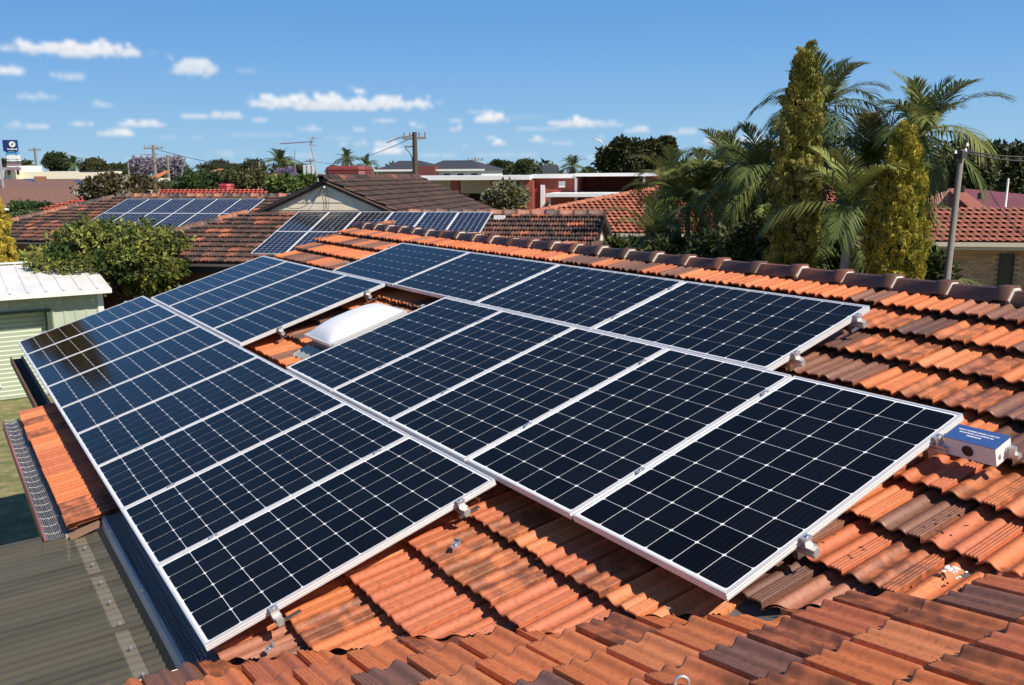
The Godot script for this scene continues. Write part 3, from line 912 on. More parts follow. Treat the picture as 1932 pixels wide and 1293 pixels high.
# ---------------------------------------------------------------- patio roof in the corner
func patio() -> void:
	var o := thing("patio_roof", "smoky corrugated plastic patio roof tucked under the gutters", "patio roof", Vector3(-1.8, 0, -1.5))
	var st := SurfaceTool.new()
	var b := B.new()
	b.smooth(true)
	var nz := 260
	var p := func(i: int, x: float) -> Vector3:
		var z := -2.70 + 2.56 * i / float(nz)
		return Vector3(x, 2.685 + (x + 0.1) * 0.030 + 0.0085 * sin(z * TAU / 0.076), z) - o.position
	for i in nz:
		b.quad(p.call(i, -4.4), p.call(i + 1, -4.4), p.call(i + 1, -0.085), p.call(i, -0.085))
	var m := mat("smoky_plastic", lin(0.125, 0.115, 0.085, 0.60), 0.3, 0.0, noise_tex("film", 0.006, [[0.42, 0.42, 0.42], [0.85, 0.85, 0.82], [1.0, 1.0, 0.96], [1.4, 1.35, 1.2]], [0.15, 0.42, 0.7, 1.0], 5, 9), 0.5)
	m.uv1_scale = Vector3(0.10, 0.5, 1.5)
	m.transparency = BaseMaterial3D.TRANSPARENCY_ALPHA
	part(o, "sheet", b.done(), m)
	var tb := mat("pale_batten", lin(0.52, 0.47, 0.38), 0.8)
	for x in [-0.20, -1.5, -2.7, -3.9]:
		part(o, "batten", boxm(Vector3(0.07, 0.045, 2.5)), tb, Transform3D(Basis(), Vector3(x, 2.645 + (x + 0.1) * 0.03, -1.45) - o.position))
	for z in [-2.66, -1.85, -1.05, -0.25]:
		part(o, "rafter", boxm(Vector3(4.2, 0.09, 0.045)), mat("stained_rafter", lin(0.06, 0.05, 0.045), 0.7), Transform3D(Basis(Vector3(0, 0, 1), 0.03), Vector3(-2.2, 2.572, z) - o.position))
	for i in 8:
		var z := -2.58 + i * 0.304
		part(o, "screw", bolt(), M.galv, Transform3D(Basis.from_scale(Vector3(1.5, 1.2, 1.5)), Vector3(-0.20, 2.696, z) - o.position))
	for q in [Vector3(-4.2, 0, -2.7), Vector3(-4.2, 0, -0.5)]:
		part(o, "post", boxm(Vector3(0.09, 2.35, 0.09)), M.fascia, Transform3D(Basis(), q + Vector3(0, 1.18, 0) - o.position))
	var pv := part(self, "paving", boxm(Vector3(4.6, 0.08, 2.9)), mat("paving", lin(0.17, 0.16, 0.145), 0.9), Transform3D(Basis(), Vector3(-2.2, 0.04, -1.4)))
	tag(pv, "grey paved floor beneath the patio roof", "paving", "", "structure")

# ---------------------------------------------------------------- shed, fence
func corrugated(a: Vector3, b: Vector3, h: float, pitch: float, rib: float, depth: float) -> ArrayMesh:
	var m := B.new()
	var d := (b - a).normalized(); var l := a.distance_to(b)
	var out := d.cross(Vector3.UP)
	var x := 0.0
	while x < l - 0.001:
		var e := minf(x + pitch, l)
		var r := minf(rib, (e - x) * 0.5)
		var p := [a + d * x, a + d * (x + r * 0.2) + out * depth, a + d * (x + r * 0.8) + out * depth, a + d * (x + r), a + d * e]
		for i in 4: m.quad(p[i], p[i + 1], p[i + 1] + Vector3(0, h, 0), p[i] + Vector3(0, h, 0))
		x = e
	return m.done()
func yard() -> void:
	# steel shed: front wall with roller door faces us
	var z := -18.95
	var s := thing("garden_shed", "pale green steel shed with white roof and roller door", "shed", Vector3(0, 0, z))
	var green := mat("shed_green", lin(0.43, 0.49, 0.39), 0.5, 0.0, noise_tex("shedn", 0.004, [[0.9, 0.91, 0.9], [1, 1, 1]], [0.3, 0.7]), 0.5)
	var dark := mat("shed_trim", lin(0.055, 0.085, 0.06), 0.5)
	var rx := 2.52
	part(s, "wall", corrugated(Vector3(1.42, 0, 0), Vector3(rx, 0, 0), 2.42, 0.235, 0.045, 0.02), green)
	part(s, "wall", corrugated(Vector3(-3.0, 2.08, 0), Vector3(1.42, 2.08, 0), 0.34, 0.235, 0.045, 0.02), green)
	part(s, "wall", corrugated(Vector3(rx, 0, 0), Vector3(rx, 0, -5.5), 2.5, 0.235, 0.045, 0.02), green)
	part(s, "corner_trim", boxm(Vector3(0.12, 2.40, 0.05)), mat("shed_corner", lin(0.70, 0.72, 0.68), 0.5), Transform3D(Basis(), Vector3(rx - 0.06, 1.2, 0.035)))
	var dr := B.new()
	var y := 0.02
	while y < 2.05:
		dr.quad(Vector3(-3.0, y, -0.36), Vector3(1.30, y, -0.36), Vector3(1.30, y + 0.085, -0.34), Vector3(-3.0, y + 0.085, -0.34))
		dr.quad(Vector3(-3.0, y + 0.085, -0.34), Vector3(1.30, y + 0.085, -0.34), Vector3(1.30, y + 0.105, -0.36), Vector3(-3.0, y + 0.105, -0.36))
		y += 0.105
	part(s, "roller_door", dr.done(), mat("door_green", lin(0.46, 0.53, 0.41), 0.5))
	part(s, "door_frame", boxm(Vector3(0.09, 2.10, 0.40)), dark, Transform3D(Basis(), Vector3(1.355, 1.05, -0.18)))
	part(s, "door_frame", boxm(Vector3(4.3, 0.05, 0.14)), dark, Transform3D(Basis(), Vector3(-0.78, 2.085, -0.03)))
	part(s, "inner_wall", boxm(Vector3(4.5, 2.1, 0.05)), green, Transform3D(Basis(), Vector3(-0.9, 1.05, -0.45)))
	# roof: low pitch up and away, ribbed
	var r := B.new()
	var x := -3.4
	while x < rx + 0.14:
		var e := minf(x + 0.36, rx + 0.16)
		var q := func(xx: float, f: float, k: float) -> Vector3: return Vector3(xx, 2.52 + k + f * 0.42, 0.28 - f * 3.0)
		for g in [[x, x + 0.02, 0.0, 0.022], [x + 0.02, x + 0.05, 0.022, 0.022], [x + 0.05, x + 0.07, 0.022, 0.0], [x + 0.07, e, 0.0, 0.0]]:
			r.quad(q.call(g[0], 0.0, g[2]), q.call(g[1], 0.0, g[3]), q.call(g[1], 1.0, g[3]), q.call(g[0], 1.0, g[2]))
			r.quad(q.call(g[0], 1.0, g[2]), q.call(g[1], 1.0, g[3]), q.call(g[1], 2.0, g[3]) - Vector3(0, 0.84, 0), q.call(g[0], 2.0, g[2]) - Vector3(0, 0.84, 0))
		x = e
	part(s, "roof", r.done(), mat("shed_white", lin(0.72, 0.725, 0.715), 0.4, 0.0, noise_tex("whiten", 0.006, [[0.88, 0.87, 0.85], [1, 1, 1]], [0.2, 0.7]), 0.4))
	part(s, "gutter", boxm(Vector3(6.0, 0.11, 0.10)), mat("shed_gutter", lin(0.76, 0.75, 0.72), 0.5), Transform3D(Basis(), Vector3(-0.32, 2.47, 0.32)))
	part(s, "ridge_cap", boxm(Vector3(6.1, 0.02, 0.28)), M.white_paint, Transform3D(Basis(), Vector3(-0.35, 2.975, -2.72)))
	# fence of corrugated cement sheets beside the shed
	var f := thing("fence", "grey corrugated fibre cement fence beside the shed", "fence", Vector3(rx + 0.1, 0, z - 0.25))
	var gm := mat("fibre_cement", lin(0.50, 0.50, 0.51), 0.85, 0.0, noise_tex("fcn", 0.01, [[0.75, 0.74, 0.73], [1, 1, 1]], [0.2, 0.7]), 0.8)
	for i in 7:
		var w := B.new()
		w.smooth(true)
		for k in 56:
			var xx := func(j: int) -> Vector3: return Vector3(i * 1.1 + j * 1.08 / 56.0, 0, 0.028 * sin(j * TAU / 8.0))
			w.quad(xx.call(k), xx.call(k + 1), xx.call(k + 1) + Vector3(0, 1.75, 0), xx.call(k) + Vector3(0, 1.75, 0))
		part(f, "sheet", w.done(), gm)
	# a tap pipe and downpipe near the far gutter end
	var dp := thing("downpipe", "white plastic pipe bend under the rusty gutter end", "pipe", Vector3(-0.42, 0, -8.6))
	var pb := B.new()
	pb.tube(PackedVector3Array([Vector3(0.15, 2.56, 0), Vector3(-0.02, 2.52, 0.0), Vector3(-0.12, 2.40, 0), Vector3(-0.12, 0, 0)]), 0.045, 0.045, 12)
	part(dp, "pipe", pb.done(), M.white)
	pb = B.new()
	pb.tube(PackedVector3Array([Vector3(-0.12, 2.33, 0), Vector3(-0.12, 2.42, 0)]), 0.055, 0.055, 12)
	part(dp, "collar", pb.done(), M.white)

# ---------------------------------------------------------------- houses behind
const NP := 0.305433            # 17.5 degrees
func nface(h: Node3D, o: Vector3, rt: Vector3, up: Vector3, outline: Array, kinds: Array, pal: Array, rest: Material, quota: int, hidden: Array, seed_: int, patch := 0.12) -> void:
	var f := roof_face(h, o, rt, up, outline)
	lay_tiles(f, o, rt, up, outline, Vector2(0.03, -0.02), kinds, pal, rest, quota, hidden, seed_, patch)
func slope_up(dir: Vector3, pitch: float) -> Vector3:
	return dir * cos(pitch) + Vector3.UP * sin(pitch)
func nbox(h: Node3D, n: String, r0: float, r1: float, d0: float, d1: float, y0: float, y1: float, m: Material) -> MeshInstance3D:
	var b := B.new()
	b.box(nb((r0 + r1) / 2, (d0 + d1) / 2, (y0 + y1) / 2) - h.position, Vector3(r1 - r0, y1 - y0, d1 - d0), Basis(NR, Vector3.UP, NR.cross(Vector3.UP)))
	return part(h, n, b.done(), m)

func neighbour_house() -> void:
	var lich := noise_tex("lichen", 0.012, [[0.45, 0.45, 0.46], [0.9, 0.88, 0.86], [1.25, 1.2, 1.15]], [0.15, 0.5, 0.9], 5, 17)
	var pal: Array = []
	for k in [["old_tile_char", [0.056, 0.038, 0.034], 3.2], ["old_tile_umber", [0.098, 0.054, 0.043], 3.0], ["old_tile_brown", [0.165, 0.078, 0.055], 2.0], ["old_tile_rust", [0.25, 0.088, 0.052], 1.2], ["old_tile_orange", [0.40, 0.135, 0.068], 0.4]]:
		pal.append([mat(k[0], lin(k[1][0], k[1][1], k[1][2]), 0.75, 0.0, lich, 2.4), k[2], k[1]])
	M.old_rest = mat("old_tile_rest", Color.WHITE, 0.75, 0.0, lich, 2.4)
	M.old_rest.vertex_color_use_as_albedo = true
	M.old_caps = [mat("old_cap_dark", lin(0.055, 0.040, 0.036), 0.6, 0.0, lich, 2.0), mat("old_cap_brown", lin(0.15, 0.075, 0.055), 0.6, 0.0, lich, 2.0), mat("old_cap_orange", lin(0.34, 0.13, 0.075), 0.6, 0.0, lich, 2.0)]
	var kinds := [tile_v[2]]
	var h := thing("neighbour_house", "next house with weathered dark tile roof, cream gable and solar panels", "house")
	var up := slope_up(ND, NP)
	var c := cos(NP)
	# front slope with panels
	var o1 := nb(-17.4, 22.0, 2.75)
	nface(h, o1, NR, up, [Vector2(0, 0), Vector2(14.8, 0), Vector2(14.8, 3.93), Vector2(3.75, 3.93)], kinds, pal, M.old_rest, 150, [Rect2(5.5, 0.4, 6.1, 3.2)], 51)
	# its hip side and back
	var b := B.new()
	b.slab([nb(-17.4, 22.0, 2.74), nb(-13.65, 25.75, 3.92), nb(-17.4, 29.5, 2.74)], Vector3(0, -0.04, 0))
	b.slab([nb(-13.65, 25.76, 3.92), nb(-2.6, 25.76, 3.92), nb(-2.6, 29.5, 2.74), nb(-17.4, 29.5, 2.74)], Vector3(0, -0.04, 0))
	part(h, "roof_slope", b.done(), pal[1][0])
	# slope of the slope set back on the left, with more panels
	var o0 := nb(-28.1, 28.41, 2.75)
	nface(h, o0, NR, up, [Vector2(0, 0), Vector2(13.0, 0), Vector2(13.0, 4.99), Vector2(4.75, 4.99)], kinds, pal, M.old_rest, 60, [Rect2(5.5, 1.0, 6.1, 3.4)], 52)
	b = B.new()
	b.slab([nb(-28.1, 28.41, 2.74), nb(-23.35, 33.17, 4.24), nb(-28.1, 37.9, 2.74)], Vector3(0, -0.04, 0))
	b.slab([nb(-23.35, 33.18, 4.24), nb(-15.1, 33.18, 4.24), nb(-15.1, 37.9, 2.74), nb(-28.1, 37.9, 2.74)], Vector3(0, -0.04, 0))
	part(h, "roof_slope", b.done(), pal[1][0])
	# right side of the gable roof
	var gp := 0.398
	var ug := slope_up(-NR, gp)
	nface(h, nb(-7.2, 25.64, 3.305), ND, ug, [Vector2(0, 0), Vector2(9.7, 0), Vector2(9.7, 4.23), Vector2(0, 4.23)], kinds, pal.slice(0, 2), M.old_rest, 90, [], 53, 0.15)
	b = B.new()
	b.slab([nb(-11.1, 25.64, 4.93), nb(-11.1, 35.1, 4.93), nb(-15.0, 35.1, 3.29), nb(-15.0, 25.64, 3.29)], Vector3(0, -0.05, 0))
	part(h, "roof_slope", b.done(), pal[0][0])
	# caps
	var rd := Node3D.new()
	rd.name = "ridge"
	h.add_child(rd)
	caps(rd, nb(-2.6, 25.75, 4.0), nb(-8.4, 25.75, 4.0), M.old_caps, 0.41, 1.0, null, 12)
	caps(rd, nb(-13.7, 25.7, 4.0), nb(-17.4, 22.0, 2.84), M.old_caps, 0.43, 1.0, M.mortar, 13)
	caps(rd, nb(-15.4, 33.17, 4.32), nb(-23.4, 33.17, 4.32), M.old_caps, 0.41, 1.0, null, 14)
	caps(rd, nb(-23.5, 33.0, 4.30), nb(-28.1, 28.41, 2.84), M.old_caps, 0.43, 1.0, null, 15)
	caps(rd, nb(-11.1, 35.1, 5.03), nb(-11.1, 25.5, 5.03), M.old_caps, 0.41, 1.0, null, 16)
	# gable: cream boards, dark barges
	var gw := Node3D.new()
	gw.name = "gable"
	h.add_child(gw)
	var y := 3.80
	var tg := tan(gp)
	while y < 4.86:
		var y2 := minf(y + 0.235, 4.875)
		var w1 := (4.88 - y) / tg; var w2 := maxf(0.02, (4.88 - y2) / tg)
		b = B.new()
		b.quad(nb(-11.1 - w1, 25.78, y), nb(-11.1 + w1, 25.78, y), nb(-11.1 + w2, 25.80, y2), nb(-11.1 - w2, 25.80, y2))
		b.quad(nb(-11.1 - w1, 25.80, y), nb(-11.1 + w1, 25.80, y), nb(-11.1 + w1, 25.78, y), nb(-11.1 - w1, 25.78, y))
		part(gw, "weatherboard", b.done(), M.cream)
		y += 0.235
	for s in [-1.0, 1.0]:
		b = B.new()
		b.beam(nb(-11.1, 25.70, 4.90), nb(-11.1 + s * 2.75, 25.70, 4.90 - 2.75 * tg), 0.03, 0.17)
		part(gw, "bargeboard", b.done(), M.fascia)
	b = B.new()
	b.beam(nb(-13.7, 25.70, 3.96), nb(-8.5, 25.70, 3.96), 0.09, 0.035)
	part(gw, "apron_flashing", b.done(), mat("clay_flashing", lin(0.36, 0.15, 0.09), 0.7))
	b = B.new()
	b.box(nb(-11.1, 25.72, 4.74), Vector3(0.10, 0.05, 0.08))
	part(gw, "cable_bracket", b.done(), M.white_paint)
	var cb := PackedVector3Array()
	for i in 15:
		var f := i / 14.0
		cb.append(nb(-11.12 - 0.95 * f, 25.60 - 0.5 * f * f, 4.72 - 0.62 * sin(f * PI * 0.62)))
	b = B.new()
	b.tube(cb, 0.010, 0.010, 5)
	part(gw, "service_cable", b.done(), M.black)
	for k in [[-11.14, -11.16], [-11.05, -11.02]]:
		b = B.new()
		b.tube(PackedVector3Array([nb(k[0], 25.74, 4.70), nb(k[0] + 0.05, 25.74, 4.3), nb(k[1], 25.74, 3.9)]), 0.006, 0.006, 4)
		part(gw, "wire", b.done(), M.black)
	# small gable at the right end, walls, eaves
	b = B.new()
	b.poly([nb(-2.75, 23.0, 2.75), nb(-2.75, 28.5, 2.75), nb(-2.75, 25.75, 3.84)])
	part(h, "gable_wall", b.done(), M.cream)
	b = B.new()
	b.beam(nb(-2.58, 22.0, 2.70), nb(-2.58, 25.75, 3.88), 0.03, 0.17)
	b.beam(nb(-2.58, 29.5, 2.70), nb(-2.58, 25.75, 3.88), 0.03, 0.17)
	part(h, "bargeboard", b.done(), M.fascia)
	b = B.new()
	b.slab([at(1100, 520, 19.6), at(1275, 520, 19.2), at(1160, 456, 23.6), at(1118, 453, 23.8)], Vector3(0, -0.05, 0))
	part(h, "porch_roof", b.done(), pal[2][0])
	nbox(h, "wall", -16.9, -2.8, 22.6, 29.0, 0.0, 2.70, M.brick)
	nbox(h, "wall", -27.5, -15.2, 29.0, 37.2, 0.0, 2.70, M.brick)
	nbox(h, "wall", -14.4, -7.8, 29.01, 34.8, 0.0, 3.25, M.brick)
	nbox(h, "gutter", -17.5, -2.6, 21.90, 22.02, 2.68, 2.735, mat("gutter_dark", lin(0.10, 0.095, 0.09), 0.5))
	nbox(h, "gutter", -28.1, -15.0, 28.30, 28.42, 2.68, 2.735, M.gutter_dark)
	nbox(h, "fascia", -17.4, -2.7, 22.03, 22.05, 2.50, 2.73, M.fascia)
	nbox(h, "soffit", -17.4, -2.7, 22.05, 22.6, 2.49, 2.51, M.fascia)
	nbox(h, "post", -12.36, -12.24, 22.2, 22.32, 0.0, 2.49, M.cream)
	for k in [[-15.8, -14.2], [-10.5, -8.9]]:
		var wn := nbox(h, "window", k[0], k[1], 22.56, 22.59, 0.9, 2.1, M.glass)
		nbox(h, "window_frame", k[0] - 0.05, k[1] + 0.05, 22.595, 22.60, 0.85, 2.15, M.fascia)
	# panels
	var fr := Basis(NR, NR.cross(up), -up)
	if fr.y.y < 0: fr.y = -fr.y
	for row in 2:
		for i in (6 if row == 0 else 4):
			var p := o1 + NR * (5.48 + (i + 0.5) * PG) + up * (2.95 - row * 1.672) + fr.y * 0.13
			solar_panel(Transform3D(fr, p), "neighbour's solar panel below the cream gable, %s row, %s from the hip" % [["upper", "lower"][row], ordinal(i)], "neighbour's panels below the gable", false)
	for row in 2:
		for i in 6:
			var p := o0 + NR * (5.50 + (i + 0.5) * 1.005) + up * (3.57 - row * 1.672) + fr.y * 0.13
			solar_panel(Transform3D(fr, p), "neighbour's panel on the set-back slope, %s row, %s from the blossom shrub" % [["upper", "lower"][row], ordinal(i)], "neighbour's panels on the set-back slope", false)
	b = B.new()
	b.box(nb(-5.55, 25.2, 3.86), Vector3(0.3, 0.12, 0.2), Basis(NR, Vector3.UP, NR.cross(Vector3.UP)))
	part(h, "isolator", b.done(), M.white_paint)
	# evaporative cooler on the roof
	cooler(nb(-11.75, 29.4, 4.66), 1.42, 0.74, 1.1, "brown evaporative cooler with louvred sides behind the dark gable ridge", lin(0.20, 0.040, 0.030))
	# television antenna at the gable
	var an := thing("tv_antenna", "leaning television antenna on the cream gable's ridge", "antenna", nb(-11.2, 25.5, 4.9))
	var top := at(585, 266, 26.6) - an.position
	b = B.new()
	b.tube(PackedVector3Array([Vector3.ZERO, top]), 0.022, 0.018, 6)
	part(an, "mast", b.done(), M.galv)
	var bl := at(530, 271, 27.0) - an.position; var br := at(592, 267, 26.4) - an.position
	b = B.new()
	b.tube(PackedVector3Array([bl, br]), 0.016, 0.016, 5)
	part(an, "boom", b.done(), M.galv)
	var dir := (br - bl).normalized(); var across := dir.cross(Vector3.UP).normalized()
	for i in 9:
		var q := bl.lerp(br, 0.06 + 0.09 * i)
		b = B.new()
		b.tube(PackedVector3Array([q - across * 0.17, q + across * 0.17]), 0.008, 0.008, 4)
		part(an, "element", b.done(), M.galv)
	for k in [-1.0, 1.0]:
		b = B.new()
		b.tube(PackedVector3Array([br - dir * 0.14, br + dir * 0.02 + Vector3(0, k * 0.14, 0)]), 0.014, 0.014, 4)
		b.tube(PackedVector3Array([br - dir * 0.05 + Vector3(0, k * 0.10, 0) - across * 0.2, br - dir * 0.05 + Vector3(0, k * 0.10, 0) + across * 0.2]), 0.010, 0.010, 4)
		part(an, "reflector", b.done(), M.galv)

func cooler(p: Vector3, w: float, hh: float, d: float, label: String, col: Color) -> void:
	var o := thing("evaporative_cooler", label, "air cooler", p)
	o.basis = Basis(NR, Vector3.UP, NR.cross(Vector3.UP))
	var m := mat("cooler_" + col.to_html(), col, 0.5)
	var ch := 0.16
	var ring := func(y: float, k: float) -> Array:
		var a: Array = []
		for q in [Vector2(-w / 2 + ch, -d / 2), Vector2(w / 2 - ch, -d / 2), Vector2(w / 2, -d / 2 + ch), Vector2(w / 2, d / 2 - ch), Vector2(w / 2 - ch, d / 2), Vector2(-w / 2 + ch, d / 2), Vector2(-w / 2, d / 2 - ch), Vector2(-w / 2, -d / 2 + ch)]: a.append(Vector3(q.x * k, y, q.y * k))
		return a
	var b := B.new()
	var levels: Array = [[0.0, 0.96], [hh * 0.25, 0.96], [hh * 0.25, 1.0]]
	b.poly((ring.call(hh, 0.80) as Array))
	var lid := [[hh * 0.78, 1.0], [hh * 0.86, 1.0], [hh * 0.95, 0.93], [hh, 0.80]]
	for i in lid.size() - 1:
		var u: Array = ring.call(lid[i][0], lid[i][1]); var v: Array = ring.call(lid[i + 1][0], lid[i + 1][1])
		for k in 8: b.quad(u[k], v[k], v[(k + 1) % 8], u[(k + 1) % 8])
	part(o, "lid", b.done(), m)
	for i in 8:
		var y0 := hh * (0.10 + 0.083 * i)
		b = B.new()
		var u: Array = ring.call(y0, 1.0); var v: Array = ring.call(y0 + hh * 0.072, 0.965)
		for k in 8: b.quad(u[k], v[k], v[(k + 1) % 8], u[(k + 1) % 8])
		part(o, "louvre", b.done(), m)
	b = B.new()
	var u: Array = ring.call(0.0, 0.93); var v: Array = ring.call(hh * 0.8, 0.93)
	for k in 8: b.quad(u[k], v[k], v[(k + 1) % 8], u[(k + 1) % 8])
	part(o, "core", b.done(), M.fascia)
	part(o, "duct", boxm(Vector3(w * 0.5, 0.9, d * 0.5)), m, Transform3D(Basis(), Vector3(0, -0.45, 0)))

func simple_tiles(key: String, col: Array, rough := 0.6) -> Array:
	var t := noise_tex("plain_tile", 0.01, [[0.8, 0.76, 0.74], [1, 1, 1]], [0.2, 0.7], 5, 33)
	var r: Array = []
	for k in [0.82, 0.95, 1.05]:
		var c := [col[0] * k, col[1] * k, col[2] * k]
		r.append([mat("%s_%d" % [key, int(k * 100)], lin(c[0], c[1], c[2]), rough, 0.0, t, 1.5), 1.0, c])
	return r
func other_houses() -> void:
	var rest := mat("plain_tile_rest", Color.WHITE, 0.6, 0.0, T.get("plain_tile"), 1.5)
	var pal := simple_tiles("orange_tile", [0.44, 0.150, 0.080])
	rest.albedo_texture = T["plain_tile"]
	rest.uv1_triplanar = true; rest.uv1_world_triplanar = true
	rest.vertex_color_use_as_albedo = true
	var c := cos(NP)
	# orange hip roof behind the palms
	var h := thing("orange_roof_house", "house with even orange tiled hip roof behind the palm clump", "house")
	var up := slope_up(ND, NP)
	nface(h, nb(-10.6, 35.7, 2.75), NR, up, [Vector2(0, 0), Vector2(17.0, 0), Vector2(17.0, 6.6), Vector2(10.6, 6.6)], [tile_v[3]], pal, rest, 150, [], 61, 0.0)
	var b := B.new()
	b.slab([nb(-10.6, 35.7, 2.74), nb(0, 42.0, 4.72), nb(-4, 48.0, 2.74)], Vector3(0, -0.04, 0))
	b.slab([nb(0, 42.01, 4.72), nb(6.4, 42.01, 4.72), nb(6.4, 48, 2.74), nb(-4, 48.0, 2.74)], Vector3(0, -0.04, 0))
	part(h, "roof_slope", b.done(), pal[0][0])
	var rd := Node3D.new()
	rd.name = "ridge"
	h.add_child(rd)
	caps(rd, nb(0, 42.0, 4.80), nb(-10.6, 35.7, 2.84), [pal[0][0], pal[1][0]], 0.43, 0.9, null, 21)
	caps(rd, nb(6.4, 42.0, 4.80), nb(0, 42.0, 4.80), [pal[0][0], pal[1][0]], 0.43, 0.9, null, 22)
	nbox(h, "wall", -9.4, 6.2, 36.3, 46.0, 0, 2.7, M.brick)
	nbox(h, "gutter", -10.6, 6.4, 35.58, 35.70, 2.62, 2.735, mat("gutter_beige", lin(0.52, 0.46, 0.36), 0.5))
	nbox(h, "window", -3.0, -1.2, 36.26, 36.29, 0.9, 2.1, M.glass)
	nbox(h, "window_frame", -3.06, -1.14, 36.295, 36.30, 0.85, 2.15, M.white_paint)
	# brick house on the right
	var g := thing("brick_house", "pale brick house with glossy terracotta roof behind the leaning pole", "house")
	var pal2 := simple_tiles("glossy_tile", [0.41, 0.150, 0.088], 0.45)
	var up2 := slope_up(ND, 0.384)
	nface(g, nb(5.2, 32.5, 2.75), NR, up2, [Vector2(0, 0), Vector2(12.5, 0), Vector2(12.5, 2.72), Vector2(0, 2.72)], [tile_v[3]], pal2, rest, 250, [], 62, 0.0)
	b = B.new()
	b.slab([nb(5.2, 35.03, 3.75), nb(17.7, 35.03, 3.75), nb(17.7, 38.0, 2.6), nb(5.2, 38.0, 2.6)], Vector3(0, -0.04, 0))
	part(g, "roof_slope", b.done(), pal2[0][0])
	# brick courses on the wall facing us, built as bricks joined in one part; windows with frames and blinds
	var buff := mat("buff_brick", lin(0.36, 0.235, 0.145), 0.85, 0.0, T["brickn"], 1.7)
	nbox(g, "wall", 5.8, 17.0, 33.14, 37.4, 0, 2.7, mat("brick_joint", lin(0.24, 0.185, 0.14), 0.9))
	var bm := boxm(Vector3(0.232, 0.076, 0.02))
	var xfs: Array = []; var cols: Array = []
	var wins := [[10.2, 10.65, 0.3, 2.32], [11.2, 13.9, 0.3, 2.32]]
	for row in 31:
		for k in 46:
			var r := 5.82 + k * 0.243 + (0.12 if row % 2 else 0.0)
			var y := 0.05 + row * 0.0857
			var skip := false
			for w in wins:
				if r + 0.12 > w[0] and r - 0.12 < w[1] and y > w[2] and y < w[3]: skip = true
			if skip: continue
			xfs.append(Transform3D(Basis(NR, Vector3.UP, NR.cross(Vector3.UP)), nb(r, 33.135, y)))
			var v := 0.8 + 0.4 * rng.randf()
			cols.append(Color(0.43 * v, 0.275 * v, 0.16 * v))
	var brm := mat("buff_brick_each", Color.WHITE, 0.85)
	brm.vertex_color_use_as_albedo = true
	many(g, "bricks", bm, brm, xfs, cols, true)
	for w in wins:
		var wn := nbox(g, "window", w[0], w[1], 33.08, 33.10, w[2], w[3], M.glass)
		for k in [[w[0], w[0] + 0.05, w[2], w[3]], [w[1] - 0.05, w[1], w[2], w[3]], [w[0] + 0.05, w[1] - 0.05, 0.82, 0.88]]:
			nbox(g, "window_frame", k[0], k[1], 33.05, 33.08, k[2], k[3], M.fascia)
	var x := 11.95
	nbox(g, "window_frame", x, x + 0.06, 33.05, 33.08, 0.88, 2.32, mat("grey_frame", lin(0.25, 0.24, 0.22), 0.5))
	x = 12.1
	while x < 13.8:
		nbox(g, "blind_slat", x, x + 0.09, 33.102, 33.106, 0.9, 2.30, mat("blind", lin(0.12, 0.115, 0.10), 0.7))
		x += 0.125
	nbox(g, "gutter", 5.1, 17.7, 32.38, 32.50, 2.60, 2.735, M.gutter_beige)
	nbox(g, "fascia", 5.2, 17.6, 32.51, 32.53, 2.48, 2.73, M.gutter_beige)
	nbox(g, "soffit", 5.2, 17.6, 32.53, 33.14, 2.47, 2.49, M.gutter_beige)
	# the purple-red roof beyond it
	var q := thing("plum_roof_house", "house with plum red sheet roof beyond the brick house", "house")
	b = B.new()
	b.slab([at(1868, 396, 42.0), at(2060, 400, 42.0), at(1990, 372, 47.0), at(1812, 355, 47.0)], Vector3(0, -0.05, 0))
	part(q, "roof_slope", b.done(), mat("plum_sheet", lin(0.165, 0.045, 0.046), 0.6))
	b = B.new()
	b.slab([at(1836, 397, 41.8), at(1868, 396, 41.9), at(1812, 354.5, 47.0), at(1788, 356, 47.0)], Vector3(0, -0.05, 0))
	part(q, "roof_slope", b.done(), pal[0][0])
	b = B.new()
	b.poly([at(1745, 372, 46.5), at(1745, 400, 46.5), at(1880, 400, 46.5), at(1790, 359, 46.5)])
	part(q, "gable_wall", b.done(), mat("pink_wall", lin(0.42, 0.22, 0.18), 0.8))
	nbox(q, "wall", 7.4, 20.0, 43.0, 50, 0, 3.0, M.pink_wall)
	for k in [[at(1817, 357, 42.0)], [at(1849, 370, 42.0)]]:
		b = B.new()
		b.box(k[0], Vector3(0.14, 0.3, 0.14))
		part(q, "roof_vent", b.done(), M.fascia)
	var vp := thing("vent_pipe", "thin white vent pipe standing on the plum roof", "pipe", at(1897, 392, 41.0))
	b = B.new()
	b.tube(PackedVector3Array([Vector3.ZERO, at(1903, 337, 41.0) - vp.position]), 0.05, 0.05, 8)
	part(vp, "pipe", b.done(), M.white_paint)
	# red roof behind the set-back slope, with its cooler
	var rr := thing("red_roof_house", "house with bright red roof just behind the neighbour's long ridge", "house")
	var red := simple_tiles("red_tile", [0.40, 0.075, 0.045])
	nface(rr, nb(-33.0, 40.0, 3.42), NR, up, [Vector2(0, 0), Vector2(16.0, 0), Vector2(16.0, 3.1), Vector2(2.5, 3.1)], [tile_v[3]], red, rest, 80, [], 63, 0.0)
	b = B.new()
	b.slab([nb(-30.5, 42.97, 4.33), nb(-17.0, 42.97, 4.33), nb(-17.0, 46.0, 3.4), nb(-33.0, 46.0, 3.4)], Vector3(0, -0.04, 0))
	part(rr, "roof_slope", b.done(), red[0][0])
	nbox(rr, "wall", -32.0, -17.5, 40.6, 45.5, 0, 3.38, M.brick)
	cooler(at(428, 371, 48.0), 0.75, 0.68, 0.7, "small bright red cooler on the red roof", lin(0.33, 0.035, 0.028))
	# brown house far left with panels and hedge
	var f := thing("brown_roof_house", "far house with flat brown roof and dull solar panels", "house")
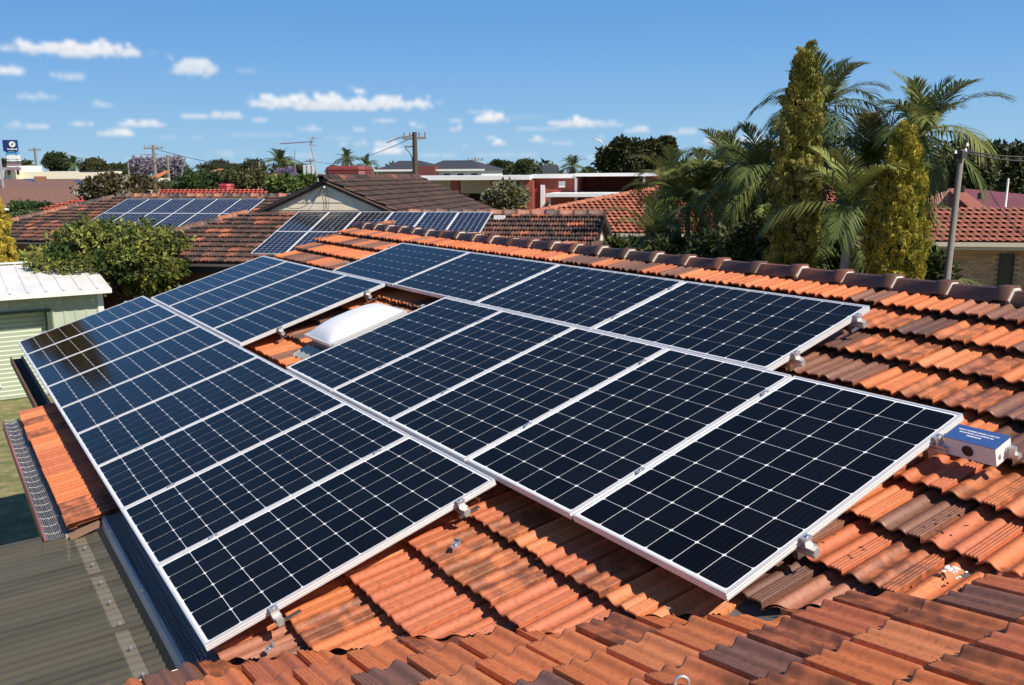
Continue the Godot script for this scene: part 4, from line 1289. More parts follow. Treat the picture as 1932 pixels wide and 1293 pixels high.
	var A := at(5, 383, 72.0); var Bp := at(150, 380, 74.0)
	var yv := 2.6
	A.y = yv; Bp.y = yv
	var e := (Bp - A).normalized(); var back := Vector3.UP.cross(e).normalized()
	if back.dot(-BK) < 0: back = -back
	var brown := mat("brown_tile", lin(0.20, 0.108, 0.075), 0.75, 0.0, T["plain_tile"], 0.8)
	b = B.new()
	b.slab([A - e * 6, Bp + e * 3, Bp + e * 1 + back * 6 + Vector3(0, 1.5, 0), A - e * 6 + back * 6 + Vector3(0, 1.5, 0)], Vector3(0, -0.1, 0))
	part(f, "roof_slope", b.done(), brown)
	b = B.new()
	b.slab([A - e * 6 + back * 6.1 + Vector3(0, 1.45, 0), Bp + e * 2 + back * 6.1 + Vector3(0, 1.45, 0), Bp - e * 1 + back * 14 + Vector3(0, 2.25, 0), A - e * 6 + back * 14 + Vector3(0, 2.25, 0)], Vector3(0, -0.1, 0))
	part(f, "roof_slope", b.done(), brown)
	b = B.new()
	b.beam(A - e * 6 + Vector3(0, -0.1, 0), Bp + e * 3 + Vector3(0, -0.1, 0), 0.12, 0.16)
	part(f, "gutter", b.done(), M.white_paint)
	b = B.new()
	b.box((A + Bp) * 0.5 + back * 7 - Vector3(0, 1.35, 0), Vector3(A.distance_to(Bp) + 7, 2.5, 12), Basis(e, Vector3.UP, e.cross(Vector3.UP)))
	part(f, "wall", b.done(), M.brick)
	for k in [[0.80, 1.35], [1.45, 1.9]]:
		b = B.new()
		b.box(A.lerp(Bp, 0.7 + 0.12 * (k[0] - 0.8) * 2.0) + back * 0.9 - Vector3(0, 1.2, 0), Vector3(0.55, 1.3, 0.06), Basis(e, Vector3.UP, e.cross(Vector3.UP)))
		part(f, "window", b.done(), M.white_paint)
	b = B.new()
	b.box(at(76, 342, 84.0) - Vector3(0, 0.1, 0), Vector3(1.0, 1.1, 0.7), Basis(e, Vector3.UP, e.cross(Vector3.UP)))
	part(f, "chimney", b.done(), mat("chimney_brick", lin(0.24, 0.10, 0.07), 0.8))
	for k in [[12, 46, 343, 350], [78, 108, 346, 353], [116, 148, 346, 353]]:
		b = B.new()
		var p0 := at(k[0], k[3] + 1, 80.0); var p1 := at(k[1], k[3] + 1, 80.0)
		b.slab([p0, p1, p1 + back * 5 + e * 0.8 + Vector3(0, 0.62, 0), p0 + back * 5 + e * 0.8 + Vector3(0, 0.62, 0)], Vector3(0, -0.05, 0))
		var pn := part(self, "roof_panel", b.done(), mat("dull_panel", lin(0.035, 0.036, 0.05), 0.25))
		tag(pn, "dull solar panel pair lying on the far brown roof", "solar panel", "panels on the far brown roof")

# ---------------------------------------------------------------- the town beyond
func wall_px(o: Node3D, n: String, x0: float, x1: float, y0: float, y1: float, d: float, m: Material, thick := 0.3) -> void:
	# an upright wall across the view between two sight lines, at a depth in metres
	var a := at(x0, y1, d); var c := at(x1, y1, d); var t := at(x0, y0, d)
	var b := B.new()
	var e := Vector3(c.x - a.x, 0, c.z - a.z)
	var mid := (a + c) * 0.5
	b.box(Vector3(mid.x, (a.y + t.y) * 0.5, mid.z), Vector3(e.length(), t.y - a.y, thick), Basis(e.normalized(), Vector3.UP, e.normalized().cross(Vector3.UP)))
	part(o, n, b.done(), m)
func town() -> void:
	var red := mat("red_brick", lin(0.36, 0.085, 0.055), 0.8, 0.0, noise_tex("redn", 0.05, [[0.75, 0.72, 0.7], [1, 1, 1]], [0.2, 0.8]), 1.2)
	var conc := mat("pale_soffit", lin(0.62, 0.60, 0.54), 0.8)
	var o := thing("brick_shops", "long red brick shop building with white flat roof edge", "building")
	nbox(o, "roof_slab", -24.0, -10.0, 54.0, 66.0, 4.72, 4.98, M.white_paint)
	nbox(o, "roof_slab", -10.0, -7.3, 54.6, 66.0, 4.80, 5.05, M.white_paint)
	nbox(o, "roof_slab", -7.3, 0.5, 54.2, 66.0, 4.90, 5.09, M.white_paint)
	nbox(o, "wall", -24.0, -10.2, 57.0, 66.0, 3.85, 4.71, conc)
	nbox(o, "wall", -24.0, -10.2, 56.9, 66.0, 0.0, 3.30, red)
	nbox(o, "wall", -24.0, -10.2, 57.2, 66.0, 3.30, 3.85, mat("window_band", lin(0.30, 0.29, 0.27), 0.6))
	for k in [-17.2, -15.9, -14.6, -13.3, -12.0, -10.9]:
		nbox(o, "window", k, k + 1.05, 57.10, 57.15, 3.36, 3.80, M.glass)
	for k in [[-15.1, -14.55], [-12.55, -12.1], [-10.35, -9.85]]:
		nbox(o, "column", k[0], k[1], 54.3, 54.8, 0.0, 4.71, red)
	nbox(o, "wall", -9.85, -7.2, 54.9, 66.0, 0.0, 4.79, red)
	nbox(o, "pilaster", -9.45, -9.2, 54.7, 54.9, 2.4, 4.4, M.white_paint)
	nbox(o, "vent_grille", -8.35, -7.95, 54.82, 54.9, 4.25, 4.62, M.white_paint)
	nbox(o, "drain_pipe", -7.35, -7.2, 54.75, 54.88, 3.0, 4.79, M.white_paint)
	nbox(o, "wall", -7.2, -3.1, 58.4, 66.0, 0.0, 4.89, mat("maroon_brick", lin(0.20, 0.050, 0.042), 0.8, 0.0, T["redn"], 1.2))  # the red brick with shade put into its colour, recessed under the slab
	nbox(o, "drain_pipe", -3.22, -3.08, 54.8, 54.95, 3.2, 4.89, M.white_paint)
	nbox(o, "wall", -3.08, 0.3, 55.0, 66.0, 0.0, 4.89, red)
	nbox(o, "canopy", -8.6, -3.3, 51.5, 56.0, 3.75, 3.95, M.white_paint)
	nbox(o, "canopy_post", -8.45, -8.35, 51.7, 51.8, 0, 3.75, M.white_paint)
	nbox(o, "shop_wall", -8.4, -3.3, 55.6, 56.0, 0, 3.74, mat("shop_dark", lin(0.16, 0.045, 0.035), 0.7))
	nbox(o, "shop_window", -8.2, -5.0, 55.5, 55.58, 1.2, 3.1, mat("shop_pane", lin(0.30, 0.29, 0.25), 0.3))
	var tank := B.new()
	tank.tube(PackedVector3Array([nb(-17.6, 53.2, 4.05), nb(-16.0, 53.2, 4.05)]), 0.5, 0.5, 12)
	part(o, "duct_cowl", tank.done(), conc)
	# white building with dark hip roofs
	var w := thing("hip_roof_hall", "white hall with twin dark grey hip roofs on the skyline", "building")
	var dk := mat("slate_roof", lin(0.040, 0.042, 0.048), 0.7)
	nbox(w, "wall", -36.0, -31.4, 100, 110, 0, 5.55, mat("grey_wall", lin(0.42, 0.43, 0.44), 0.7))
	nbox(w, "wall", -29.0, -23.8, 99, 110, 0, 5.55, M.white_paint)
	nbox(w, "wall", -31.4, -29.0, 98, 110, 0, 6.0, mat("maroon_wall", lin(0.17, 0.05, 0.045), 0.8))
	for k in [[-36.4, -29.6], [-31.0, -23.4]]:
		var b := B.new()
		var a1 := nb(k[0], 98.6, 5.55); var a2 := nb(k[1], 98.6, 5.55); var a3 := nb(k[1], 111, 5.55); var a4 := nb(k[0], 111, 5.55)
		var t1 := nb(k[0] + 1.6, 103, 6.65); var t2 := nb(k[1] - 2.6, 103, 6.65)
		b.poly([a1, a2, t2, t1]); b.poly([a2, a3, t2]); b.poly([a3, a4, t1, t2]); b.poly([a4, a1, t1])
		part(w, "roof", b.done(), dk)
		nbox(w, "fascia", k[0], k[1], 98.5, 98.62, 5.40, 5.62, M.white_paint)
	for k in [-35.0, -33.4, -32.0, -28.2, -26.6, -25.0]:
		nbox(w, "window", k, k + 0.7, 98.9, 98.95, 4.85, 5.1, M.glass)
	# flat block and small far roofs
	var fb := thing("dark_block", "small dark flat block on the skyline behind the shops", "building")
	wall_px(fb, "wall", 1023, 1052, 312, 330, 110.0, mat("block_dark", lin(0.06, 0.065, 0.075), 0.6), 3.0)
	var sg := thing("noticeboard", "pale grey board on posts beyond the vine", "sign")
	wall_px(sg, "board", 573, 595, 311, 336, 60.0, mat("pale_board", lin(0.50, 0.55, 0.60), 0.5), 0.1)
	for x in [579.0, 588.0]:
		var b := B.new()
		b.tube(PackedVector3Array([at(x, 312, 59.8), Vector3(at(x, 330, 59.8).x, 0, at(x, 330, 59.8).z)]), 0.06, 0.06, 6)
		part(sg, "post", b.done(), M.galv)
	for k in [[497, 520, 328, 338, "orange roofed cottage low behind the vine", [0.42, 0.13, 0.07]], [560, 574, 326, 338, "small orange gable beside the pale board", [0.45, 0.12, 0.05]], [286, 299, 322, 334, "orange kiosk roof below the purple tree", [0.5, 0.16, 0.06]], [596, 616, 328, 340, "cream cottage wall behind the dark gable", [0.6, 0.5, 0.36]], [455, 480, 341, 346, "orange shed roof among the olive shrubs", [0.4, 0.13, 0.07]], [392, 404, 318, 324, "little orange roof between the trees", [0.42, 0.14, 0.08]], [310, 332, 344, 352, "brown lean-to roof below the street pole", [0.27, 0.15, 0.1]]]:
		var ho := thing("far_cottage", k[4], "house", Vector3.ZERO, "")
		var m := mat("far_" + str(k[0]), lin(k[5][0], k[5][1], k[5][2]), 0.7)
		var a := at(k[0], k[3], 82.0); var cc := at(k[1], k[3], 82.0); var hgt := at(k[0], k[2], 82.0).y - a.y
		var e := Vector3(cc.x - a.x, 0, cc.z - a.z); var bk := Vector3.UP.cross(e).normalized()
		if bk.dot(-BK) < 0: bk = -bk
		var b := B.new()
		b.slab([a, cc, cc - e * 0.12 + bk * 3 + Vector3(0, hgt, 0), a + e * 0.12 + bk * 3 + Vector3(0, hgt, 0)], Vector3(0, -0.08, 0))
		part(ho, "roof", b.done(), m)
		b = B.new()
		b.box((a + cc) * 0.5 + bk * 1.6 - Vector3(0, a.y * 0.5 + 0.1, 0), Vector3(e.length() * 0.9, a.y, 2.4), Basis(e.normalized(), Vector3.UP, e.normalized().cross(Vector3.UP)))
		part(ho, "wall", b.done(), M.cream)
	# cream warehouse at the far left
	var cw := thing("cream_warehouse", "long low cream warehouse wall behind the brown roof", "building")
	wall_px(cw, "wall", -60, 54, 322, 372, 96.0, M.cream, 6.0)
	wall_px(cw, "wall", 54, 212, 324, 372, 98.0, mat("cream_bright", lin(0.78, 0.72, 0.56), 0.7), 6.0)
	wall_px(cw, "stair_box", 51, 66, 313, 324, 97.0, M.white_paint, 3.0)
	wall_px(cw, "parapet", -10, 50, 316, 322, 99.0, mat("grey_rail", lin(0.28, 0.29, 0.31), 0.6), 0.2)
	# pylon sign
	var py := thing("pylon_sign", "tall blue shop pylon sign with white oval emblem and tenant boards", "sign")
	var dd := 92.0
	wall_px(py, "board", 8.5, 32.5, 264.5, 286, dd, mat("sign_blue", lin(0.012, 0.030, 0.16), 0.4), 0.5)
	wall_px(py, "board", 12, 35, 287, 292, dd, mat("sign_cyan", lin(0.10, 0.36, 0.68), 0.4), 0.4)
	wall_px(py, "board", 14, 36.5, 293, 300, dd, M.white_paint, 0.4)
	for k in [[301.5, 304, "wp"], [305, 308, "grey"], [308.8, 312.2, "pink"], [313, 315.5, "wp"], [316.2, 321, "pink"]]:
		wall_px(py, "board", 14.5, 38, k[0], k[1], dd, M.white_paint if k[2] == "wp" else mat("sign_" + k[2], lin(0.30, 0.20, 0.24) if k[2] == "pink" else lin(0.14, 0.14, 0.16), 0.5), 0.4)
	wall_px(py, "post", 16, 18, 286, 330, dd + 0.4, M.fascia, 0.3)
	wall_px(py, "post", 33, 35, 286, 330, dd + 0.4, M.fascia, 0.3)
	var em := B.new()
	var cen := at(22.5, 272.3, dd - 0.5)
	for i in 20:
		var a0 := TAU * i / 20.0; var a1 := TAU * (i + 1) / 20.0
		var pt := func(a: float, k: float) -> Vector3: return cen + (RT * cos(a) * 0.34 + Vector3.UP * sin(a) * 0.30) * k
		em.quad(pt.call(a0, 0.30 + 0.15 * sin(a0 * 2.0)), pt.call(a0, 1.0), pt.call(a1, 1.0), pt.call(a1, 0.30 + 0.15 * sin(a1 * 2.0)))
	part(py, "emblem", em.done(), M.white_paint)
	var tm := TextMesh.new()
	var f := SystemFont.new()
	f.font_names = PackedStringArray(["Droid Sans"])
	f.font_weight = 700
	tm.font = f
	tm.text = "foodbank"
	tm.font_size = 32
	tm.pixel_size = 0.17 / 24.0
	tm.depth = 0.02
	part(py, "lettering", tm, M.white_paint, Transform3D(Basis(Vector3(RT.x, 0, RT.z).normalized(), Vector3.UP, Vector3(RT.x, 0, RT.z).normalized().cross(Vector3.UP)), at(22.8, 281.5, dd - 0.5)))
	# poles
	pole(293, 274, 92.0, 0.17, "timber power pole with crossarm before the purple tree", 1.0, 0.10)
	pole(318, 292, 110.0, 0.16, "pale power pole beside the purple tree", 0.8, 0.0)
	pole(70, 279, 120.0, 0.17, "power pole with small crossarm behind the cream warehouse", 0.8, 0.0)
	pole(243, 308, 85.0, 0.10, "short grey street pole among the shrubs", 0.0, 0.0)
	pole(784, 250, 48.0, 0.15, "brown power pole with insulators behind the dark roof", 0.62, 1.0)
	pole(897, 297, 105.0, 0.10, "thin power pole in front of the white hall", 0.9, 0.0)
	pole(587, 300, 118.0, 0.14, "thin power pole behind the antenna", 0.65, 0.0)
	pole(490, 305, 78.0, 0.10, "thin steel pole left of the leaning antenna", 0.0, 0.0)
	pole(558, 282, 62.0, 0.03, "very thin mast beside the pale board", 0.0, 0.0)
	lamp(1139, 262, 100.0, -1.0, "tall street lamp in front of the dark tree")
	pole(1150, 277, 95.0, 0.15, "pale bare pole beside the tall street lamp", 0.0, 0.0)
	lamp(505, 298, 105.0, 0.8, "street lamp arching near the dark palm")
	lamp(3, 215, 78.0, -0.6, "tall grey lighting column beside the pylon sign")
	# old leaning timber pole close by
	var lp := thing("leaning_pole", "weathered grey timber pole leaning beside the golden conifer", "pole", ground(1768, 15.0))
	var b2 := B.new()
	b2.tube(PackedVector3Array([at(1768, 690, 15.0) - lp.position, at(1788, 520, 15.0) - lp.position, at(1815, 283, 15.0) - lp.position]), 0.062, 0.048, 14)
	part(lp, "shaft", b2.done(), M.wood_pole)
	b2 = B.new()
	b2.box(at(1813, 292, 14.9) - lp.position, Vector3(0.15, 0.13, 0.14))
	part(lp, "cable_box", b2.done(), mat("pole_top_dark", lin(0.045, 0.04, 0.036), 0.8))
	for k in [[1825, 276], [1803, 290], [1822, 286]]:
		b2 = B.new()
		b2.tube(PackedVector3Array([at(k[0], k[1], 14.85) - lp.position, at(k[0], k[1] - 6, 14.85) - lp.position]), 0.025, 0.02, 8)
		part(lp, "insulator", b2.done(), M.white_paint)

func pole(px: float, py: float, d: float, r: float, label: String, arm: float, extra: float) -> void:
	var foot := ground(px, d)
	var o := thing("power_pole" if arm > 0 else "street_pole", label, "pole", foot)
	var top := at(px, py, d).y
	var b := B.new()
	b.tube(PackedVector3Array([Vector3.ZERO, Vector3(0, top, 0)]), r * 1.25, r * 0.85, 8)
	part(o, "shaft", b.done(), M.wood_pole if extra < 0.9 else mat("brown_pole", lin(0.085, 0.058, 0.045), 0.8))
	var side := Vector3(RT.x, 0.0, RT.z).normalized()
	if arm > 0:
		b = B.new()
		b.beam(Vector3(0, top - 0.35, 0) - side * arm, Vector3(0, top - 0.30, 0) + side * arm, 0.12, 0.12)
		part(o, "crossarm", b.done(), M.wood_pole)
		if extra > 0.0 and extra < 0.9:
			b = B.new()
			b.beam(Vector3(0, top - 1.0, 0) - side * arm * 0.9 - Vector3(0.5, 0, 0), Vector3(0, top - 0.95, 0) + side * arm * 0.5, 0.10, 0.10)
			part(o, "crossarm", b.done(), M.wood_pole)
		for k in [-0.9, -0.4, 0.4, 0.9]:
			b = B.new()
			b.tube(PackedVector3Array([Vector3(0, top - 0.3, 0) + side * arm * k, Vector3(0, top - 0.02, 0) + side * arm * k]), 0.05, 0.04, 6)
			part(o, "insulator", b.done(), mat("insulator_grey", lin(0.22, 0.22, 0.23), 0.4))
	if extra >= 0.9:
		b = B.new()
		b.tube(PackedVector3Array([Vector3(0, top - 0.15, 0), Vector3(0, top - 0.3, 0) - side * 0.9, Vector3(0, top - 0.55, 0) - side * 1.5]), 0.05, 0.03, 6)
		b.tube(PackedVector3Array([Vector3(0, top - 0.75, 0), Vector3(0, top - 0.75, 0) - side * 0.55]), 0.05, 0.05, 6)
		b.tube(PackedVector3Array([Vector3(0, top - 0.8, 0) - side * 0.5, Vector3(0, top - 1.2, 0) - side * 0.2, Vector3(0, top - 1.9, 0) - side * 0.06]), 0.04, 0.04, 6)
		part(o, "switch_arm", b.done(), mat("insulator_grey", lin(0.22, 0.22, 0.23), 0.4))
		b = B.new()
		b.box(Vector3(0.0, top - 2.55, 0.25) + side * 0.25, Vector3(0.5, 0.28, 0.4))
		part(o, "transformer", b.done(), conc_mat())
func conc_mat() -> Material:
	return mat("pole_pale", lin(0.42, 0.41, 0.39), 0.7)
func lamp(px: float, py: float, d: float, reach: float, label: String) -> void:
	var foot := ground(px, d)
	var o := thing("street_lamp", label, "street lamp", foot)
	var top := at(px, py, d).y
	var side := Vector3(RT.x, 0.0, RT.z).normalized()
	var b := B.new()
	b.tube(PackedVector3Array([Vector3.ZERO, Vector3(0, top * 0.6, 0), Vector3(0, top - 0.9, 0), Vector3(0, top - 0.25, 0) + side * reach * 0.4, Vector3(0, top, 0) + side * reach * 1.1]), 0.11, 0.05, 8)
	part(o, "column", b.done(), M.galv)
	b = B.new()
	b.box(Vector3(0, top, 0) + side * (reach * 1.1 + 0.2 * signf(reach)), Vector3(0.5, 0.14, 0.35), Basis(side, Vector3.UP, side.cross(Vector3.UP)))
	part(o, "lamp_head", b.done(), conc_mat())

func wire(a: Vector3, c: Vector3, sag: float, r: float, label: String) -> void:
	var p := PackedVector3Array()
	for i in 17:
		var f := i / 16.0
		p.append(a.lerp(c, f) - Vector3(0, sag * 4.0 * f * (1.0 - f), 0))
	var b := B.new()
	b.tube(p, r, r, 4, false)
	var o := part(self, "power_line", b.done(), mat("cable_black", lin(0.03, 0.03, 0.03), 0.6))
	tag(o, label, "cable", "overhead lines")
func lines() -> void:
	wire(at(1815, 292, 15.0), at(1300, 500, 19.0), 0.35, 0.012, "black service cable from the leaning pole down past the conifers")
	wire(at(1818, 284, 15.0), at(2050, 286, 15.5), 0.10, 0.014, "upper black cable running off from the leaning pole")
	wire(at(1818, 287, 15.0), at(2050, 294, 15.2), 0.12, 0.014, "lower black cable running off from the leaning pole")
	wire(at(1868, 362, 22.0), at(1950, 460, 17.0), 0.1, 0.012, "black drop cable crossing the brick house roof")
	wire(at(294, 308, 91.0), at(150, 324, 70.0), 0.25, 0.05, "pale overhead cable from the pole by the purple tree to the shrubs")
	wire(at(293, 281, 92.0), at(584, 303, 118.0), 1.2, 0.03, "thin line strung between the two far power poles")
	wire(at(588, 303, 118.0), at(782, 258, 48.0), 0.8, 0.02, "thin line strung up to the brown power pole")

# ---------------------------------------------------------------- plants
func leaf_quad(st: SurfaceTool, p: Vector3, dir: Vector3, side: Vector3, l: float, w: float, fold: float) -> void:
	var tip := p + dir * l
	var mid := p + dir * l * 0.45
	var n := dir.cross(side).normalized()
	var a := mid + side * w * 0.5 + n * fold * w; var b := mid - side * w * 0.5 + n * fold * w
	for v in [p, a, tip, p, tip, b]: st.add_vertex(v)
func clump(seed_: int, n: int, l: float, w: float, out := 0.7) -> ArrayMesh:
	var g := RandomNumberGenerator.new()
	g.seed = seed_
	var st := SurfaceTool.new()
	st.begin(Mesh.PRIMITIVE_TRIANGLES)
	st.set_smooth_group(-1)
	for i in n:
		var d := Vector3(g.randfn(), g.randfn(), g.randfn()).normalized()
		var p := d * pow(g.randf(), 0.4)
		var dir := (d * out + Vector3(g.randfn(), g.randfn() - 0.15, g.randfn()) * 0.6).normalized()
		var side := dir.cross(Vector3(g.randfn(), g.randfn(), g.randfn())).normalized()
		leaf_quad(st, p, dir, side, l * (0.7 + 0.6 * g.randf()), w * (0.7 + 0.6 * g.randf()), 0.15)
	st.generate_normals()
	return st.commit()
func bud(seed_: int, n: int) -> ArrayMesh:        # a plump upright spray of a golden conifer
	var g := RandomNumberGenerator.new()
	g.seed = seed_
	var st := SurfaceTool.new()
	st.begin(Mesh.PRIMITIVE_TRIANGLES)
	st.set_smooth_group(-1)
	for i in n:
		var y := pow(g.randf(), 0.8)
		var a := g.randf() * TAU
		var r := 0.62 * sqrt(maxf(0.0, sin(PI * (0.12 + 0.86 * y)))) * (0.75 + 0.35 * g.randf())
		var out := Vector3(cos(a), 0, sin(a))
		var p := out * r * 0.75 + Vector3(0, y * 1.5 - 0.75, 0)
		var dir := (out * 0.8 + Vector3(0, 0.9, 0) + Vector3(g.randfn(), g.randfn(), g.randfn()) * 0.25).normalized()
		leaf_quad(st, p, dir, Vector3(-sin(a), 0, cos(a)), 0.46, 0.34, 0.2)
	st.generate_normals()
	return st.commit()
func mixc(a: Array, b: Array, f: float) -> Color:
	return Color(lerpf(a[0], b[0], f), lerpf(a[1], b[1], f), lerpf(a[2], b[2], f))

# a broadleaf tree: tapered trunk, limbs to each lobe, leaf clumps through the crown
func tree(n: String, label: String, category: String, group: String, foot: Vector3, crown: Vector3, rad: Vector3, lobes: int, count: int, size: float, mesh: Mesh, ca: Array, cb: Array, seed_: int, flowers: Array = []) -> Node3D:
	var g := RandomNumberGenerator.new()
	g.seed = seed_
	var o := thing(n, label, category, foot, group)
	var c := crown - foot
	var L: Array = [[c, rad * (0.62 if lobes < 15 else 0.5)]]
	for i in lobes:
		var d := Vector3(g.randfn(), g.randfn() * 0.8 + 0.1, g.randfn()).normalized()
		var k := (0.30 if lobes < 15 else 0.16) + 0.22 * g.randf()
		L.append([c + d * rad * (0.98 - k) , rad * k * Vector3(1.0 + 0.2 * g.randf(), 0.9, 1.0 + 0.2 * g.randf())])
	var tr := maxf(0.06, rad.x * 0.075)
	var b := B.new()
	var bend := Vector3(g.randfn(), 0, g.randfn()) * tr
	b.tube(PackedVector3Array([Vector3(0, -0.05, 0), Vector3(bend.x, c.y * 0.35, bend.z), Vector3(c.x, maxf(c.y - rad.y * 0.3, c.y * 0.5), c.z)]), tr * 1.3, tr * 0.7, 8)
	for i in range(1, L.size()):
		b.tube(PackedVector3Array([Vector3(bend.x, maxf(0.1, c.y - rad.y * 0.8), bend.z), (Vector3(c.x, c.y - rad.y * 0.3, c.z) + L[i][0]) * 0.5, L[i][0]]), tr * 0.5, tr * 0.12, 5)
	part(o, "trunk", b.done(), M.bark)
	var xfs: Array = []; var cols: Array = []
	var vol: Array = []
	var total := 0.0
	for l in L:
		total += pow(l[1].x * l[1].y * l[1].z, 0.67)
		vol.append(total)
	var gap := FastNoiseLite.new()
	gap.seed = seed_
	gap.frequency = 1.3 / rad.x
	while xfs.size() < count:
		var pick := g.randf() * total
		var k := 0
		while vol[k] < pick: k += 1
		var d := Vector3(g.randfn(), g.randfn(), g.randfn()).normalized()
		var p: Vector3 = L[k][0] + d * L[k][1] * pow(g.randf(), 0.28)
		if gap.get_noise_3dv(p) < -0.14 and g.randf() < 0.85: continue
		var s := size * (0.5 + 1.1 * pow(g.randf(), 1.6))
		xfs.append(Transform3D(Basis.from_euler(Vector3(g.randf() * 6, g.randf() * 6, g.randf() * 6)) * s, p))
		var f := clampf(0.42 + gap.get_noise_3dv(p * 2.0) * 1.1 + g.randfn(0, 0.28), 0.0, 1.0)
		cols.append(mixc(ca, cb, f))
	many(o, "crown", mesh, M.leaf, xfs, cols, true)
	if flowers:
		var fx: Array = []; var fc: Array = []
		for i in flowers[1]:
			var k := g.randi() % L.size()
			var d := Vector3(g.randfn(), g.randfn() + 0.3, g.randfn()).normalized()
			fx.append(Transform3D(Basis.from_euler(Vector3(g.randf() * 6, g.randf() * 6, 0)) * (size * flowers[2]), L[k][0] + d * L[k][1] * 1.03))
			fc.append(mixc(flowers[0], flowers[0], 0.0) * (0.8 + 0.3 * g.randf()))
		many(o, "blossom", mesh, M.leaf, fx, fc, true)
	return o
func tree_px(n: String, label: String, group: String, x: float, y0: float, y1: float, w: float, d: float, ca: Array, cb: Array, seed_: int, count := 520, category := "tree", flowers: Array = [], sz := 0.0) -> Node3D:
	var m := d / FL
	var rx := w * 0.5 * m; var ry := (y1 - y0) * 0.5 * m
	var c := at(x, (y0 + y1) * 0.5, d)
	c.y = maxf(c.y, ry * 0.9)
	return tree(n, label, category, group, ground(x, d), c, Vector3(rx, ry, minf(rx, maxf(ry * 1.3, rx * 0.7))), 9, count, sz if sz > 0 else clampf(minf(rx, ry) * 0.20, 0.10, 0.9), M.far_clump, ca, cb, seed_, flowers)

func conifer(n: String, label: String, px: float, d: float, py_top: float, w0: float, foot_px: float, seed_: int, gold: Array, green: Array, size: float, layers: int, blunt: float, taper := 0.34, ex := 0.5) -> void:
	var foot := ground(foot_px, d)
	var o := thing(n, label, "conifer", foot, "golden conifers")
	var top := at(px, py_top, d)
	var h := top.y
	var g := RandomNumberGenerator.new()
	g.seed = seed_
	var b := B.new()
	var lean := Vector3(top.x - foot.x, 0, top.z - foot.z)
	b.tube(PackedVector3Array([Vector3.ZERO, Vector3(0, h * 0.5, 0) + lean * 0.5, Vector3(0, h * 0.96, 0) + lean * 0.96]), 0.13, 0.02, 8)
	part(o, "trunk", b.done(), M.bark)
	var xfs: Array = []; var cols: Array = []
	var ns := FastNoiseLite.new()
	ns.seed = seed_
	ns.frequency = 1.5
	for i in layers:
		var f := (i + 0.5) / layers                          # 0 at the foot
		var y := f * h
		var prof := w0 * minf(1.0, pow((1.0 - f) / taper, ex) + blunt)
		var ring := int(clampf(TAU * prof / (size * 1.75), 4, 60))
		for k in ring:
			var a := TAU * (k + (0.5 if i % 2 else 0.0) + g.randf() * 0.7) / ring
			var rr := prof * (0.94 + 0.20 * ns.get_noise_3d(cos(a) * 2.0, y * 1.4, sin(a) * 2.0) + 0.07 * g.randfn())
			if ns.get_noise_3d(cos(a) * 3.0 + 9.0, y * 2.2, sin(a) * 3.0) < -0.14: rr *= 0.72
			var cen := Vector3(cos(a) * rr, y + g.randfn(0, size * 0.35), sin(a) * rr) + lean * f
			var tone := 0.55 + 0.5 * ns.get_noise_3d(cen.x * 2.0, cen.y * 1.5, cen.z * 2.0) + g.randfn(0, 0.12)
			var big := 0.8 + 0.45 * g.randf()
			for j in 5:                                       # a tuft of plump sprays
				var p := cen + Vector3(g.randfn(), g.randfn() * 0.8 + 0.2, g.randfn()) * size * 0.27
				var s := size * big * (0.55 + 0.4 * g.randf())
				xfs.append(Transform3D(Basis.from_euler(Vector3(g.randfn(0, 0.3), g.randf() * 6.0, g.randfn(0, 0.3))) * Basis.from_scale(Vector3(s * 0.7, s, s * 0.7)), p))
				cols.append(mixc(green, gold, clampf(tone + g.randfn(0, 0.10), 0.0, 1.0)))
	# leafy core behind the sprays
	for i in layers * 5:
		var f := g.randf()
		var prof := w0 * minf(1.0, pow((1.0 - f) / taper, ex) + blunt) * 0.74
		var a := g.randf() * TAU
		xfs.append(Transform3D(Basis.from_euler(Vector3(0, a, 0)) * (size * 1.5), Vector3(cos(a) * prof, f * h * 0.97, sin(a) * prof) + lean * f))
		cols.append(mixc(green, green, 0.0))
	many(o, "crown", M.bud, M.leaf, xfs, cols, true)

